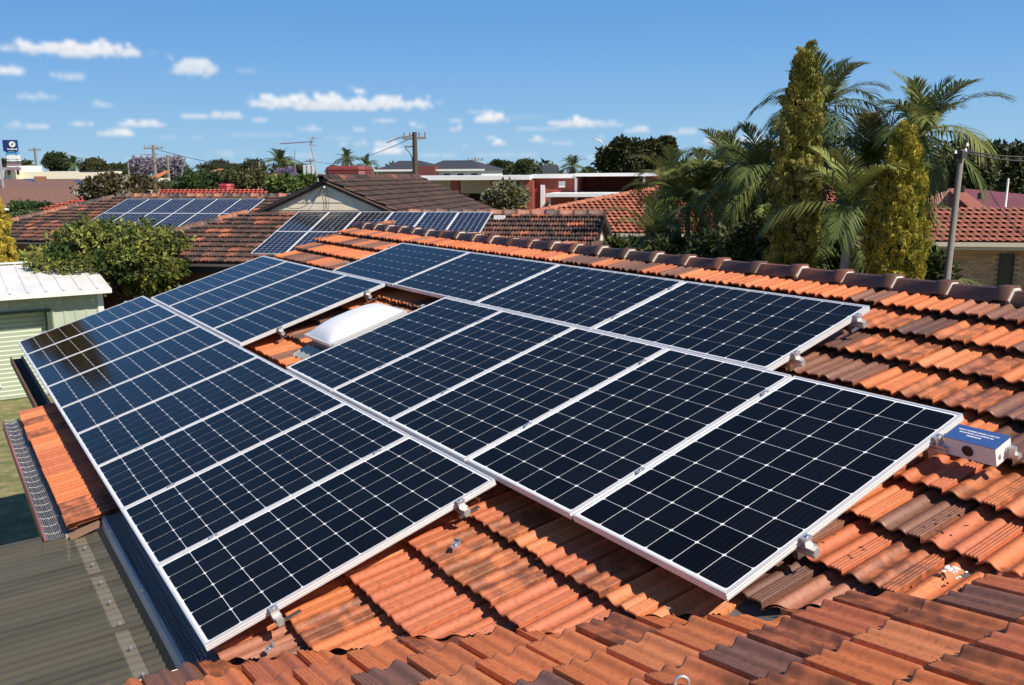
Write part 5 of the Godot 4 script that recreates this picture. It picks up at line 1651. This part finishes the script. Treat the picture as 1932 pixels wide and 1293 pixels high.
func frond(seed_: int, l: float, a0: float, droop: float, leaf: float, fall: float, pairs: int) -> ArrayMesh:
	# rachis starts along +z at elevation a0 and bends down; leaflets in two ranks
	var g := RandomNumberGenerator.new()
	g.seed = seed_
	var st := SurfaceTool.new()
	st.begin(Mesh.PRIMITIVE_TRIANGLES)
	st.set_smooth_group(-1)
	var p := Vector3.ZERO
	var pts: Array = [p]; var dirs: Array = []
	var n := 26
	for i in n:
		var f := i / float(n)
		var a := a0 - droop * pow(f, 1.35)
		var d := Vector3(0.05 * sin(f * 3.0 + seed_), sin(a), cos(a)).normalized()
		dirs.append(d)
		p += d * (l / n)
		pts.append(p)
	for i in n:                                              # rachis: a thin three-sided rib
		var w := 0.026 * (1.0 - 0.85 * i / n) * l / 2.0
		var sd := Vector3.RIGHT * w
		var dn: Vector3 = dirs[i].cross(Vector3.RIGHT).normalized() * w * 0.8
		for q in [[sd, -sd], [-sd, dn], [dn, sd]]:
			for v in [pts[i] + q[0], pts[i + 1] + q[0] * 0.95, pts[i + 1] + q[1] * 0.95, pts[i] + q[0], pts[i + 1] + q[1] * 0.95, pts[i] + q[1]]: st.add_vertex(v)
	for k in pairs:
		var f := 0.10 + 0.90 * k / float(pairs)
		var i := mini(n - 1, int(f * n))
		var q: Vector3 = pts[i].lerp(pts[i + 1], f * n - i)
		var ll := leaf * pow(sin(PI * (0.10 + 0.80 * f)), 0.55) * (0.9 + 0.2 * g.randf()) * (1.0 if f < 0.9 else 0.8)
		for s in [-1.0, 1.0]:
			var nn: Vector3 = Vector3.RIGHT.cross(dirs[i]).normalized()
			if nn.y < 0: nn = -nn
			var dir: Vector3 = (Vector3.RIGHT * s * (0.95 - 0.45 * f) + dirs[i] * (0.50 + 0.6 * f) + nn * (0.30 - 0.1 * f) + Vector3(g.randfn(), g.randfn(), g.randfn()) * 0.06).normalized()
			var w := 0.022 * l
			var sd: Vector3 = dir.cross(nn).normalized() * w * 0.5
			var m1: Vector3 = q + dir * ll * 0.5 + Vector3(0, -fall * ll * 0.16, 0)
			var tip: Vector3 = q + dir * ll * 0.93 + Vector3(0, -fall * ll * 0.75, 0)
			for v in [q - sd * 0.6, q + sd * 0.6, m1 + sd, q - sd * 0.6, m1 + sd, m1 - sd, m1 - sd, m1 + sd, tip]: st.add_vertex(v)
	st.generate_normals()
	return st.commit()
func palm(label: String, foot: Vector3, h: float, tr: float, fl: float, count: int, seed_: int, lean := Vector3.ZERO, shaft := 0.9, mats: Array = [], skirt := 3, group := "palms beyond the ridge", oldest := 1.0) -> void:
	var o := thing("palm_tree", label, "palm", foot, group)
	var g := RandomNumberGenerator.new()
	g.seed = seed_
	var head := Vector3(0, h, 0) + lean
	var b := B.new()
	var tp := PackedVector3Array()
	for i in 9:
		var f := i / 8.0
		tp.append(Vector3(0, f * (h - shaft), 0) + lean * f * f)
	b.tube(tp, tr * 1.25, tr, 12)
	var rings := int((h - shaft) / 0.16)
	for i in rings:
		var f := (i + 0.5) / rings
		var q := Vector3(0, f * (h - shaft), 0) + lean * f * f
		b.tube(PackedVector3Array([q, q + Vector3(0, 0.022, 0)]), tr * (1.31 - 0.25 * f), tr * (1.31 - 0.25 * f), 12)
	part(o, "trunk", b.done(), M.palm_trunk)
	if shaft > 0.1:
		b = B.new()
		b.tube(PackedVector3Array([tp[8], tp[8].lerp(head, 0.25), tp[8].lerp(head, 0.7), head]), tr * 1.25, tr * 0.55, 12)
		part(o, "crownshaft", b.done(), M.palm_shaft)
	var ms: Array = mats if mats else [M.palm_a, M.palm_b, M.palm_c]
	for i in count:
		var f := oldest * i / float(count)                             # 0: young and upright, 1: old and hanging
		var kind := mini(3, int(f * 4.0))
		var a := i * 2.39996 + g.randf() * 0.5
		var sc := fl * (0.85 + 0.25 * g.randf()) * (0.8 + 0.2 * minf(1.0, f * 3.0))
		var fm: Mesh = M.fronds[kind * 2 + g.randi() % 2]
		part(o, "frond", fm, ms[g.randi() % ms.size()], Transform3D(Basis(Vector3.UP, a) * Basis(Vector3.RIGHT, g.randfn(0, 0.10)) * Basis.from_scale(Vector3.ONE * sc), head - Vector3(0, 0.05, 0)))
	for i in skirt:
		var a := g.randf() * TAU
		part(o, "dry_frond", M.fronds[6 + i % 2], M.palm_dry, Transform3D(Basis(Vector3.UP, a) * Basis(Vector3.RIGHT, 0.75 + 0.2 * g.randf()) * Basis.from_scale(Vector3.ONE * fl * 0.85), head - Vector3(0, shaft * 0.8, 0)))

func pm(key: String, c: Array, rough := 0.55) -> StandardMaterial3D:
	var m := mat(key, lin(c[0], c[1], c[2]), rough)
	m.metallic_specular = 0.25
	m.backlight_enabled = true
	m.backlight = Color(0.35, 0.35, 0.2)
	return m
func plants() -> void:
	M.far_clump = clump(3, 26, 0.85, 0.48)
	M.leaf_clump = clump(4, 16, 0.85, 0.42)
	M.needle_clump = clump(6, 34, 1.0, 0.13, 1.2)
	M.bud = bud(5, 64)
	M.palm_trunk = mat("palm_trunk", lin(0.30, 0.265, 0.215), 0.8, 0.0, noise_tex("palmn", 0.03, [[0.7, 0.68, 0.65], [1, 1, 1]], [0.3, 0.7]), 2.5)
	M.palm_shaft = mat("palm_shaft", lin(0.27, 0.30, 0.13), 0.45, 0.0, T["palmn"], 1.5)
	M.palm_a = pm("palm_green", [0.088, 0.118, 0.036])
	M.palm_b = pm("palm_blue_green", [0.072, 0.102, 0.044])
	M.palm_c = pm("palm_mid", [0.145, 0.165, 0.046])
	M.palm_y = pm("palm_fresh", [0.22, 0.255, 0.070])
	M.palm_dry = pm("palm_dry", [0.17, 0.125, 0.070], 0.8)
	M.fronds = [frond(1, 1.0, 1.42, 0.85, 0.42, 0.25, 38), frond(2, 1.0, 1.25, 1.05, 0.42, 0.3, 38), frond(3, 1.0, 0.98, 1.25, 0.45, 0.4, 38), frond(4, 1.0, 0.78, 1.3, 0.45, 0.5, 38), frond(5, 1.0, 0.48, 1.4, 0.45, 0.7, 36), frond(6, 1.0, 0.25, 1.3, 0.45, 0.85, 36), frond(7, 1.0, -0.15, 1.1, 0.40, 1.0, 26), frond(8, 1.0, -0.45, 0.9, 0.40, 1.0, 26)]
	# golden conifers
	conifer("golden_conifer", "tall slender golden conifer taller than the palms", 1521, 15.5, 96, 0.375, 1492, 71, [0.43, 0.38, 0.10], [0.17, 0.185, 0.045], 0.15, 70, 0.08)
	conifer("golden_conifer", "shorter golden conifer between the small palm and the leaning pole", 1713, 14.2, 243, 0.40, 1690, 72, [0.56, 0.46, 0.07], [0.23, 0.235, 0.045], 0.135, 66, 0.06)
	conifer("golden_conifer", "yellow conifer behind the white shed roof", -52, 24.0, 330, 0.98, -50, 73, [0.62, 0.48, 0.07], [0.36, 0.30, 0.05], 0.16, 44, 0.02, 1.0, 0.34)
	conifer("golden_conifer", "tall bronze conifer mirrored in the far end of the gutter-side panels", -92, 27.0, 90, 0.74, -90, 74, [0.40, 0.28, 0.07], [0.20, 0.16, 0.04], 0.24, 56, 0.06)
	# palms
	palm("tall feather palm behind the slender conifer", ground(1548, 18.5), 6.45, 0.12, 1.35, 24, 81)
	palm("tall feather palm with spreading crown behind the shorter conifer", ground(1735, 17.0), 5.85, 0.13, 1.45, 24, 82)
	palm("small palm with smooth green crownshaft between the two conifers", ground(1597, 14.6), 4.55, 0.085, 1.3, 13, 83, Vector3(0.08, 0, 0.05), 0.75, [M.palm_y, M.palm_c, M.palm_a, M.palm_y], 0, "palms beyond the ridge", 0.72)
	palm("pale-tipped palm at the edge of the clump before the orange roof", ground(1268, 23.0), 4.75, 0.09, 1.35, 16, 84, Vector3.ZERO, 0.8, [M.palm_y, M.palm_c, M.palm_a])
	palm("dark palm with upright fronds beside the tall conifer", ground(1395, 21.5), 4.95, 0.10, 1.45, 17, 85)
	palm("slim palm with yellow trunk in the clump", ground(1330, 22.0), 4.7, 0.06, 1.25, 15, 86, Vector3.ZERO, 0.9, [M.palm_a, M.palm_c, M.palm_y])
	palm("second slim palm with yellow trunk in the clump", ground(1312, 22.3), 4.4, 0.06, 1.2, 13, 87, Vector3(-0.3, 0, 0.1), 0.9)
	palm("low arching palm at the foot of the clump", ground(1243, 22.0), 2.9, 0.08, 1.15, 16, 88, Vector3.ZERO, 0.5, [M.palm_c, M.palm_dry, M.palm_a], 5)
	palm("drooping palm between the clump and the tall conifer", ground(1432, 19.0), 5.1, 0.10, 1.35, 16, 89)
	palm("short bushy palm under the slim palms", ground(1335, 20.5), 2.6, 0.08, 1.4, 17, 90, Vector3.ZERO, 0.2)
	palm("ragged palm on the far side of the shorter conifer", ground(1768, 18.0), 2.8, 0.08, 1.1, 14, 91, Vector3.ZERO, 0.3, [M.palm_c, M.palm_dry], 5)
	palm("bushy palm filling the gap left of the small palm", ground(1560, 17.0), 3.6, 0.09, 1.4, 18, 92, Vector3.ZERO, 0.3, [M.palm_a, M.palm_c, M.palm_dry], 5)
	palm("bushy palm filling the gap right of the small palm", ground(1655, 16.8), 4.0, 0.09, 1.4, 18, 93, Vector3.ZERO, 0.3, [M.palm_a, M.palm_c, M.palm_dry], 4)
	palm("feathery palm against the fig tree's right side", ground(1262, 24.0), 4.5, 0.09, 1.3, 16, 94, Vector3.ZERO, 0.6, [M.palm_c, M.palm_a, M.palm_dry])
	palm("shaggy palm hanging in front of the orange roof", ground(1238, 21.0), 3.6, 0.08, 1.3, 16, 96, Vector3.ZERO, 0.3, [M.palm_a, M.palm_dry, M.palm_c], 6)
	palm("upright palm right of the yellow trunks", ground(1365, 23.5), 5.3, 0.09, 1.4, 16, 97, Vector3.ZERO, 0.7)
	palm("palm with hanging fronds right of the green yucca", ground(1448, 20.5), 4.5, 0.09, 1.4, 16, 98, Vector3.ZERO, 0.4, [M.palm_a, M.palm_b, M.palm_dry], 5)
	palm("arching palm whose fronds hang over the small palm", ground(1640, 18.0), 5.2, 0.10, 1.5, 17, 100, Vector3.ZERO, 0.5, [M.palm_b, M.palm_dry, M.palm_c], 6)
	# ponytail-like tufts in the clump
	for k in [[1392, 385, 19.0, 0.62, "green tufted yucca head below the dark palm"], [1456, 405, 17.5, 0.42, "smaller yellow-green tufted yucca head beside the tall conifer"]]:
		var o := thing("yucca", k[4], "yucca", ground(k[0], k[2]), "tufted yuccas")
		var hd := at(k[0], k[1], k[2])
		var b := B.new()
		b.tube(PackedVector3Array([Vector3.ZERO, Vector3(0.08, hd.y * 0.5, 0), Vector3(0, hd.y, 0)]), 0.09, 0.07, 8)
		part(o, "trunk", b.done(), M.bark)
		var st := SurfaceTool.new()
		st.begin(Mesh.PRIMITIVE_TRIANGLES)
		st.set_smooth_group(-1)
		var g := RandomNumberGenerator.new()
		g.seed = int(k[0])
		for i in 340:
			var d := Vector3(g.randfn(), g.randfn() + 0.35, g.randfn()).normalized()
			var l: float = k[3] * (0.75 + 0.4 * g.randf())
			var sd := d.cross(Vector3(g.randfn(), g.randfn(), g.randfn())).normalized() * 0.014
			var m1: Vector3 = d * l * 0.55 + Vector3(0, hd.y - l * 0.05, 0); var tip: Vector3 = d * l * 0.9 + Vector3(0, hd.y - l * 0.38, 0)
			for v in [Vector3(0, hd.y, 0) - sd, Vector3(0, hd.y, 0) + sd, m1 + sd, Vector3(0, hd.y, 0) - sd, m1 + sd, m1 - sd, m1 - sd, m1 + sd, tip]: st.add_vertex(v)
		st.generate_normals()
		part(o, "leaves", st.commit(), M.palm_y if k[3] < 0.5 else M.palm_c)
	# hedge of dark shrubs under the palms
	var dk := [0.030, 0.042, 0.016]; var md := [0.085, 0.100, 0.032]
	var sh := 0
	for k in [[1180, 455, 505, 90, 21.0], [1260, 450, 505, 100, 20.0], [1345, 430, 510, 110, 18.5], [1420, 420, 515, 100, 17.5], [1475, 380, 515, 80, 17.0], [1555, 440, 530, 80, 16.8], [1650, 440, 535, 80, 16.6], [1700, 330, 470, 80, 19.0], [1760, 480, 535, 60, 16.0], [1500, 300, 420, 70, 19.5], [1600, 380, 470, 110, 19.5]]:
		var names := ["grey-green shrub beside the dark gable end", "dark shrub under the low arching palm", "dense shrub under the slim palms", "leafy shrub below the green yucca", "tall dark shrub against the slender conifer", "dark shrub behind the small palm's trunk", "dark shrub right of the small palm's trunk", "dark shrub behind the shorter conifer", "low shrub at the leaning pole's foot", "dark shrub high behind the slender conifer", "broad dark shrub behind the small palm's crown"]
		tree_px("shrub", names[sh], "shrubs under the palms", k[0], k[1], k[2], k[3], k[4], dk, md, 200 + sh, 420, "shrub", [], 0.13)
		sh += 1
	# citrus by the shed: near enough to show leaves
	var cf := ground(205, 23.4)
	tree("citrus_tree", "leafy yellow-green citrus tree beside the white shed roof", "tree", "", cf, at(200, 492, 23.4), Vector3(2.15, 1.30, 1.75), 30, 2700, 0.125, M.leaf_clump, [0.030, 0.055, 0.012], [0.27, 0.28, 0.060], 301)
	tree("citrus_tree", "low arm of citrus foliage over the fence corner", "tree", "", ground(268, 24.0), at(285, 522, 24.0), Vector3(0.95, 0.62, 0.9), 8, 620, 0.12, M.leaf_clump, [0.033, 0.058, 0.012], [0.32, 0.31, 0.06], 302)
	# shrubs and trees of the middle distance
	tree_px("flowering_shrub", "brown-green shrub dotted with white blossom beyond the set-back slope", "", 215, 330, 402, 150, 44.0, [0.045, 0.042, 0.020], [0.135, 0.115, 0.055], 310, 900, "shrub", [[0.62, 0.58, 0.48], 240, 0.42], 0.22)
	tree_px("hedge_shrub", "clipped dark green hedge under the brown roof's gutter", "", 62, 384, 407, 86, 58.0, [0.020, 0.040, 0.014], [0.045, 0.085, 0.022], 311, 480, "hedge", [], 0.22)
	tree_px("low_shrub", "low grassy shrub in front of the clipped hedge", "", 60, 405, 424, 110, 50.0, [0.05, 0.08, 0.03], [0.13, 0.16, 0.07], 312, 380, "shrub", [], 0.2)
	tree_px("low_shrub", "low dull shrub left of the set-back slope", "", 150, 394, 416, 80, 42.0, [0.05, 0.055, 0.03], [0.12, 0.12, 0.07], 313, 320, "shrub", [], 0.18)
	tree_px("vine_mound", "bright green vine mound rising behind the left side of the gable", "", 560, 336, 372, 110, 38.0, [0.04, 0.075, 0.018], [0.16, 0.20, 0.045], 314, 700, "vine", [], 0.20)
	tree_px("broad_shrub", "dark green broad shrub behind the red roof", "", 385, 316, 372, 130, 56.0, [0.024, 0.045, 0.014], [0.06, 0.10, 0.026], 315, 700)
	tree_px("olive_shrub", "olive shrub between the red roof and the vine", "", 465, 316, 372, 100, 54.0, [0.055, 0.062, 0.020], [0.13, 0.13, 0.05], 316, 600)
	tree_px("olive_shrub", "dusty green shrub row right of the white blossom", "", 295, 340, 372, 110, 58.0, [0.045, 0.052, 0.022], [0.11, 0.12, 0.05], 317, 500)
	tree_px("yellow_shrub", "grey-green shrub with yellow flowers before the shop columns", "", 952, 345, 402, 92, 40.0, [0.095, 0.105, 0.055], [0.23, 0.24, 0.15], 318, 700, "shrub", [[0.42, 0.36, 0.05], 90, 0.6], 0.2)
	# skyline
	var far := [["dark rounded tree behind the cream warehouse", 106, 288, 327, 58, 115.0, [0.022, 0.034, 0.014], [0.055, 0.072, 0.026]], ["olive rounded tree behind the warehouse's far end", 180, 296, 336, 62, 105.0, [0.045, 0.052, 0.018], [0.095, 0.10, 0.036]], ["small green tree beside the olive rounded tree", 222, 307, 334, 44, 108.0, [0.03, 0.05, 0.018], [0.07, 0.09, 0.03]], ["mauve flowering tree behind the crossarm pole", 272, 295, 334, 56, 112.0, [0.20, 0.175, 0.225], [0.33, 0.29, 0.365]], ["wide mauve flowering tree with the tallest purple dome", 318, 290, 334, 62, 114.0, [0.21, 0.19, 0.24], [0.35, 0.315, 0.39]], ["far dark tree line left of the pale board", 420, 302, 330, 90, 130.0, [0.03, 0.04, 0.02], [0.07, 0.085, 0.035]], ["far dark bushy tree left of the street lamp", 478, 300, 330, 52, 125.0, [0.028, 0.038, 0.018], [0.065, 0.08, 0.035]], ["small purple flowering tree low behind the vine", 541, 316, 340, 40, 75.0, [0.16, 0.12, 0.22], [0.26, 0.20, 0.36]], ["dark tree behind the pale board", 575, 308, 332, 36, 120.0, [0.025, 0.035, 0.018], [0.06, 0.07, 0.03]], ["distant round tree left of the brown cooler", 628, 309, 330, 26, 130.0, [0.03, 0.042, 0.02], [0.07, 0.085, 0.035]], ["tall loose gum tree right of the white hall", 945, 300, 332, 58, 130.0, [0.030, 0.042, 0.018], [0.075, 0.085, 0.036]], ["round gum tree beside the dark block", 988, 297, 332, 58, 125.0, [0.035, 0.048, 0.018], [0.085, 0.095, 0.036]], ["low tree beside the far palm over the shops", 1112, 312, 332, 30, 120.0, [0.03, 0.045, 0.02], [0.07, 0.09, 0.035]],
		["big dark fig tree behind the street lamps, its left half", 1172, 262, 338, 86, 88.0, [0.020, 0.028, 0.010], [0.060, 0.066, 0.022]], ["big dark fig tree behind the street lamps, its right half", 1232, 258, 340, 92, 90.0, [0.026, 0.034, 0.012], [0.080, 0.082, 0.026]], ["thin dark treetop rising from the fig's right side", 1258, 252, 286, 34, 89.0, [0.020, 0.028, 0.012], [0.050, 0.056, 0.022]], ["grey-green tree behind the leaning pole", 1810, 268, 372, 120, 62.0, [0.026, 0.036, 0.014], [0.080, 0.088, 0.034]], ["dark green tree at the plum roof's right end", 1900, 264, 372, 110, 66.0, [0.024, 0.036, 0.014], [0.070, 0.082, 0.030]], ["dark tree seen between the tall conifer and the clump", 1330, 318, 366, 100, 70.0, [0.024, 0.032, 0.014], [0.06, 0.07, 0.03]], ["dark tree filling the view behind the palm trunks", 1640, 300, 372, 150, 58.0, [0.024, 0.034, 0.014], [0.060, 0.072, 0.026]], ["scrubby tree beyond the warehouse's stair box", 40, 302, 326, 44, 125.0, [0.03, 0.04, 0.02], [0.07, 0.08, 0.035]], ["small far shrub line beside the pylon sign", 4, 300, 326, 30, 110.0, [0.03, 0.045, 0.02], [0.06, 0.085, 0.03]]]
	for i in far.size():
		var k: Array = far[i]
		tree_px("mauve_tree" if k[6][2] > k[6][1] else "skyline_tree", k[0], "trees on the skyline", k[1], k[2], k[3], k[4], k[5], k[6], k[7], 400 + i, 950 if k[4] > 80 else 620)
	# unbroken far scrub along the horizon
	var o := thing("far_woodland", "far dark band of scrub and trees along the horizon", "woodland")
	o.set_meta("kind", "stuff")
	var xfs: Array = []; var cols: Array = []
	var g := RandomNumberGenerator.new()
	g.seed = 91
	var mm := MultiMesh.new()
	for i in 5200:
		var az := deg_to_rad(g.randf_range(-22.0, 92.0))
		var r := g.randf_range(150.0, 210.0)
		var hh := 2.0 + 3.6 * absf(sin(az * 23.0) * sin(az * 57.0 + 1.0)) + 1.2 * g.randf()
		xfs.append(Transform3D(Basis.from_euler(Vector3(g.randf() * 6, g.randf() * 6, 0)) * (1.0 + 0.7 * g.randf()), Vector3(CP.x + sin(az) * r, g.randf() * hh, CP.z - cos(az) * r)))
		cols.append(mixc([0.028, 0.040, 0.020], [0.085, 0.10, 0.045], g.randf()))
	many(o, "foliage", M.far_clump, M.leaf, xfs, cols, true)
	# distant palms
	for k in [[655, 292, 100.0, 1.5, "far shaggy palm behind the brown cooler"], [692, 303, 105.0, 1.6, "far wind-bent palm right of the brown cooler"], [530, 300, 95.0, 2.2, "far bushy date palm behind the vine"], [1080, 306, 95.0, 1.7, "far feathery palm above the shop roof"], [58, 303, 118.0, 1.0, "tiny far palm behind the warehouse's stair box"], [140, 300, 112.0, 1.4, "far palm beside the dark rounded tree"]]:
		var f := ground(k[0], k[2])
		palm(k[4], f, at(k[0], k[1] + 8, k[2]).y, 0.2, k[3], 22, int(k[0]), Vector3.ZERO, 0.2, [M.palm_a, M.palm_b], 4, "far palms")
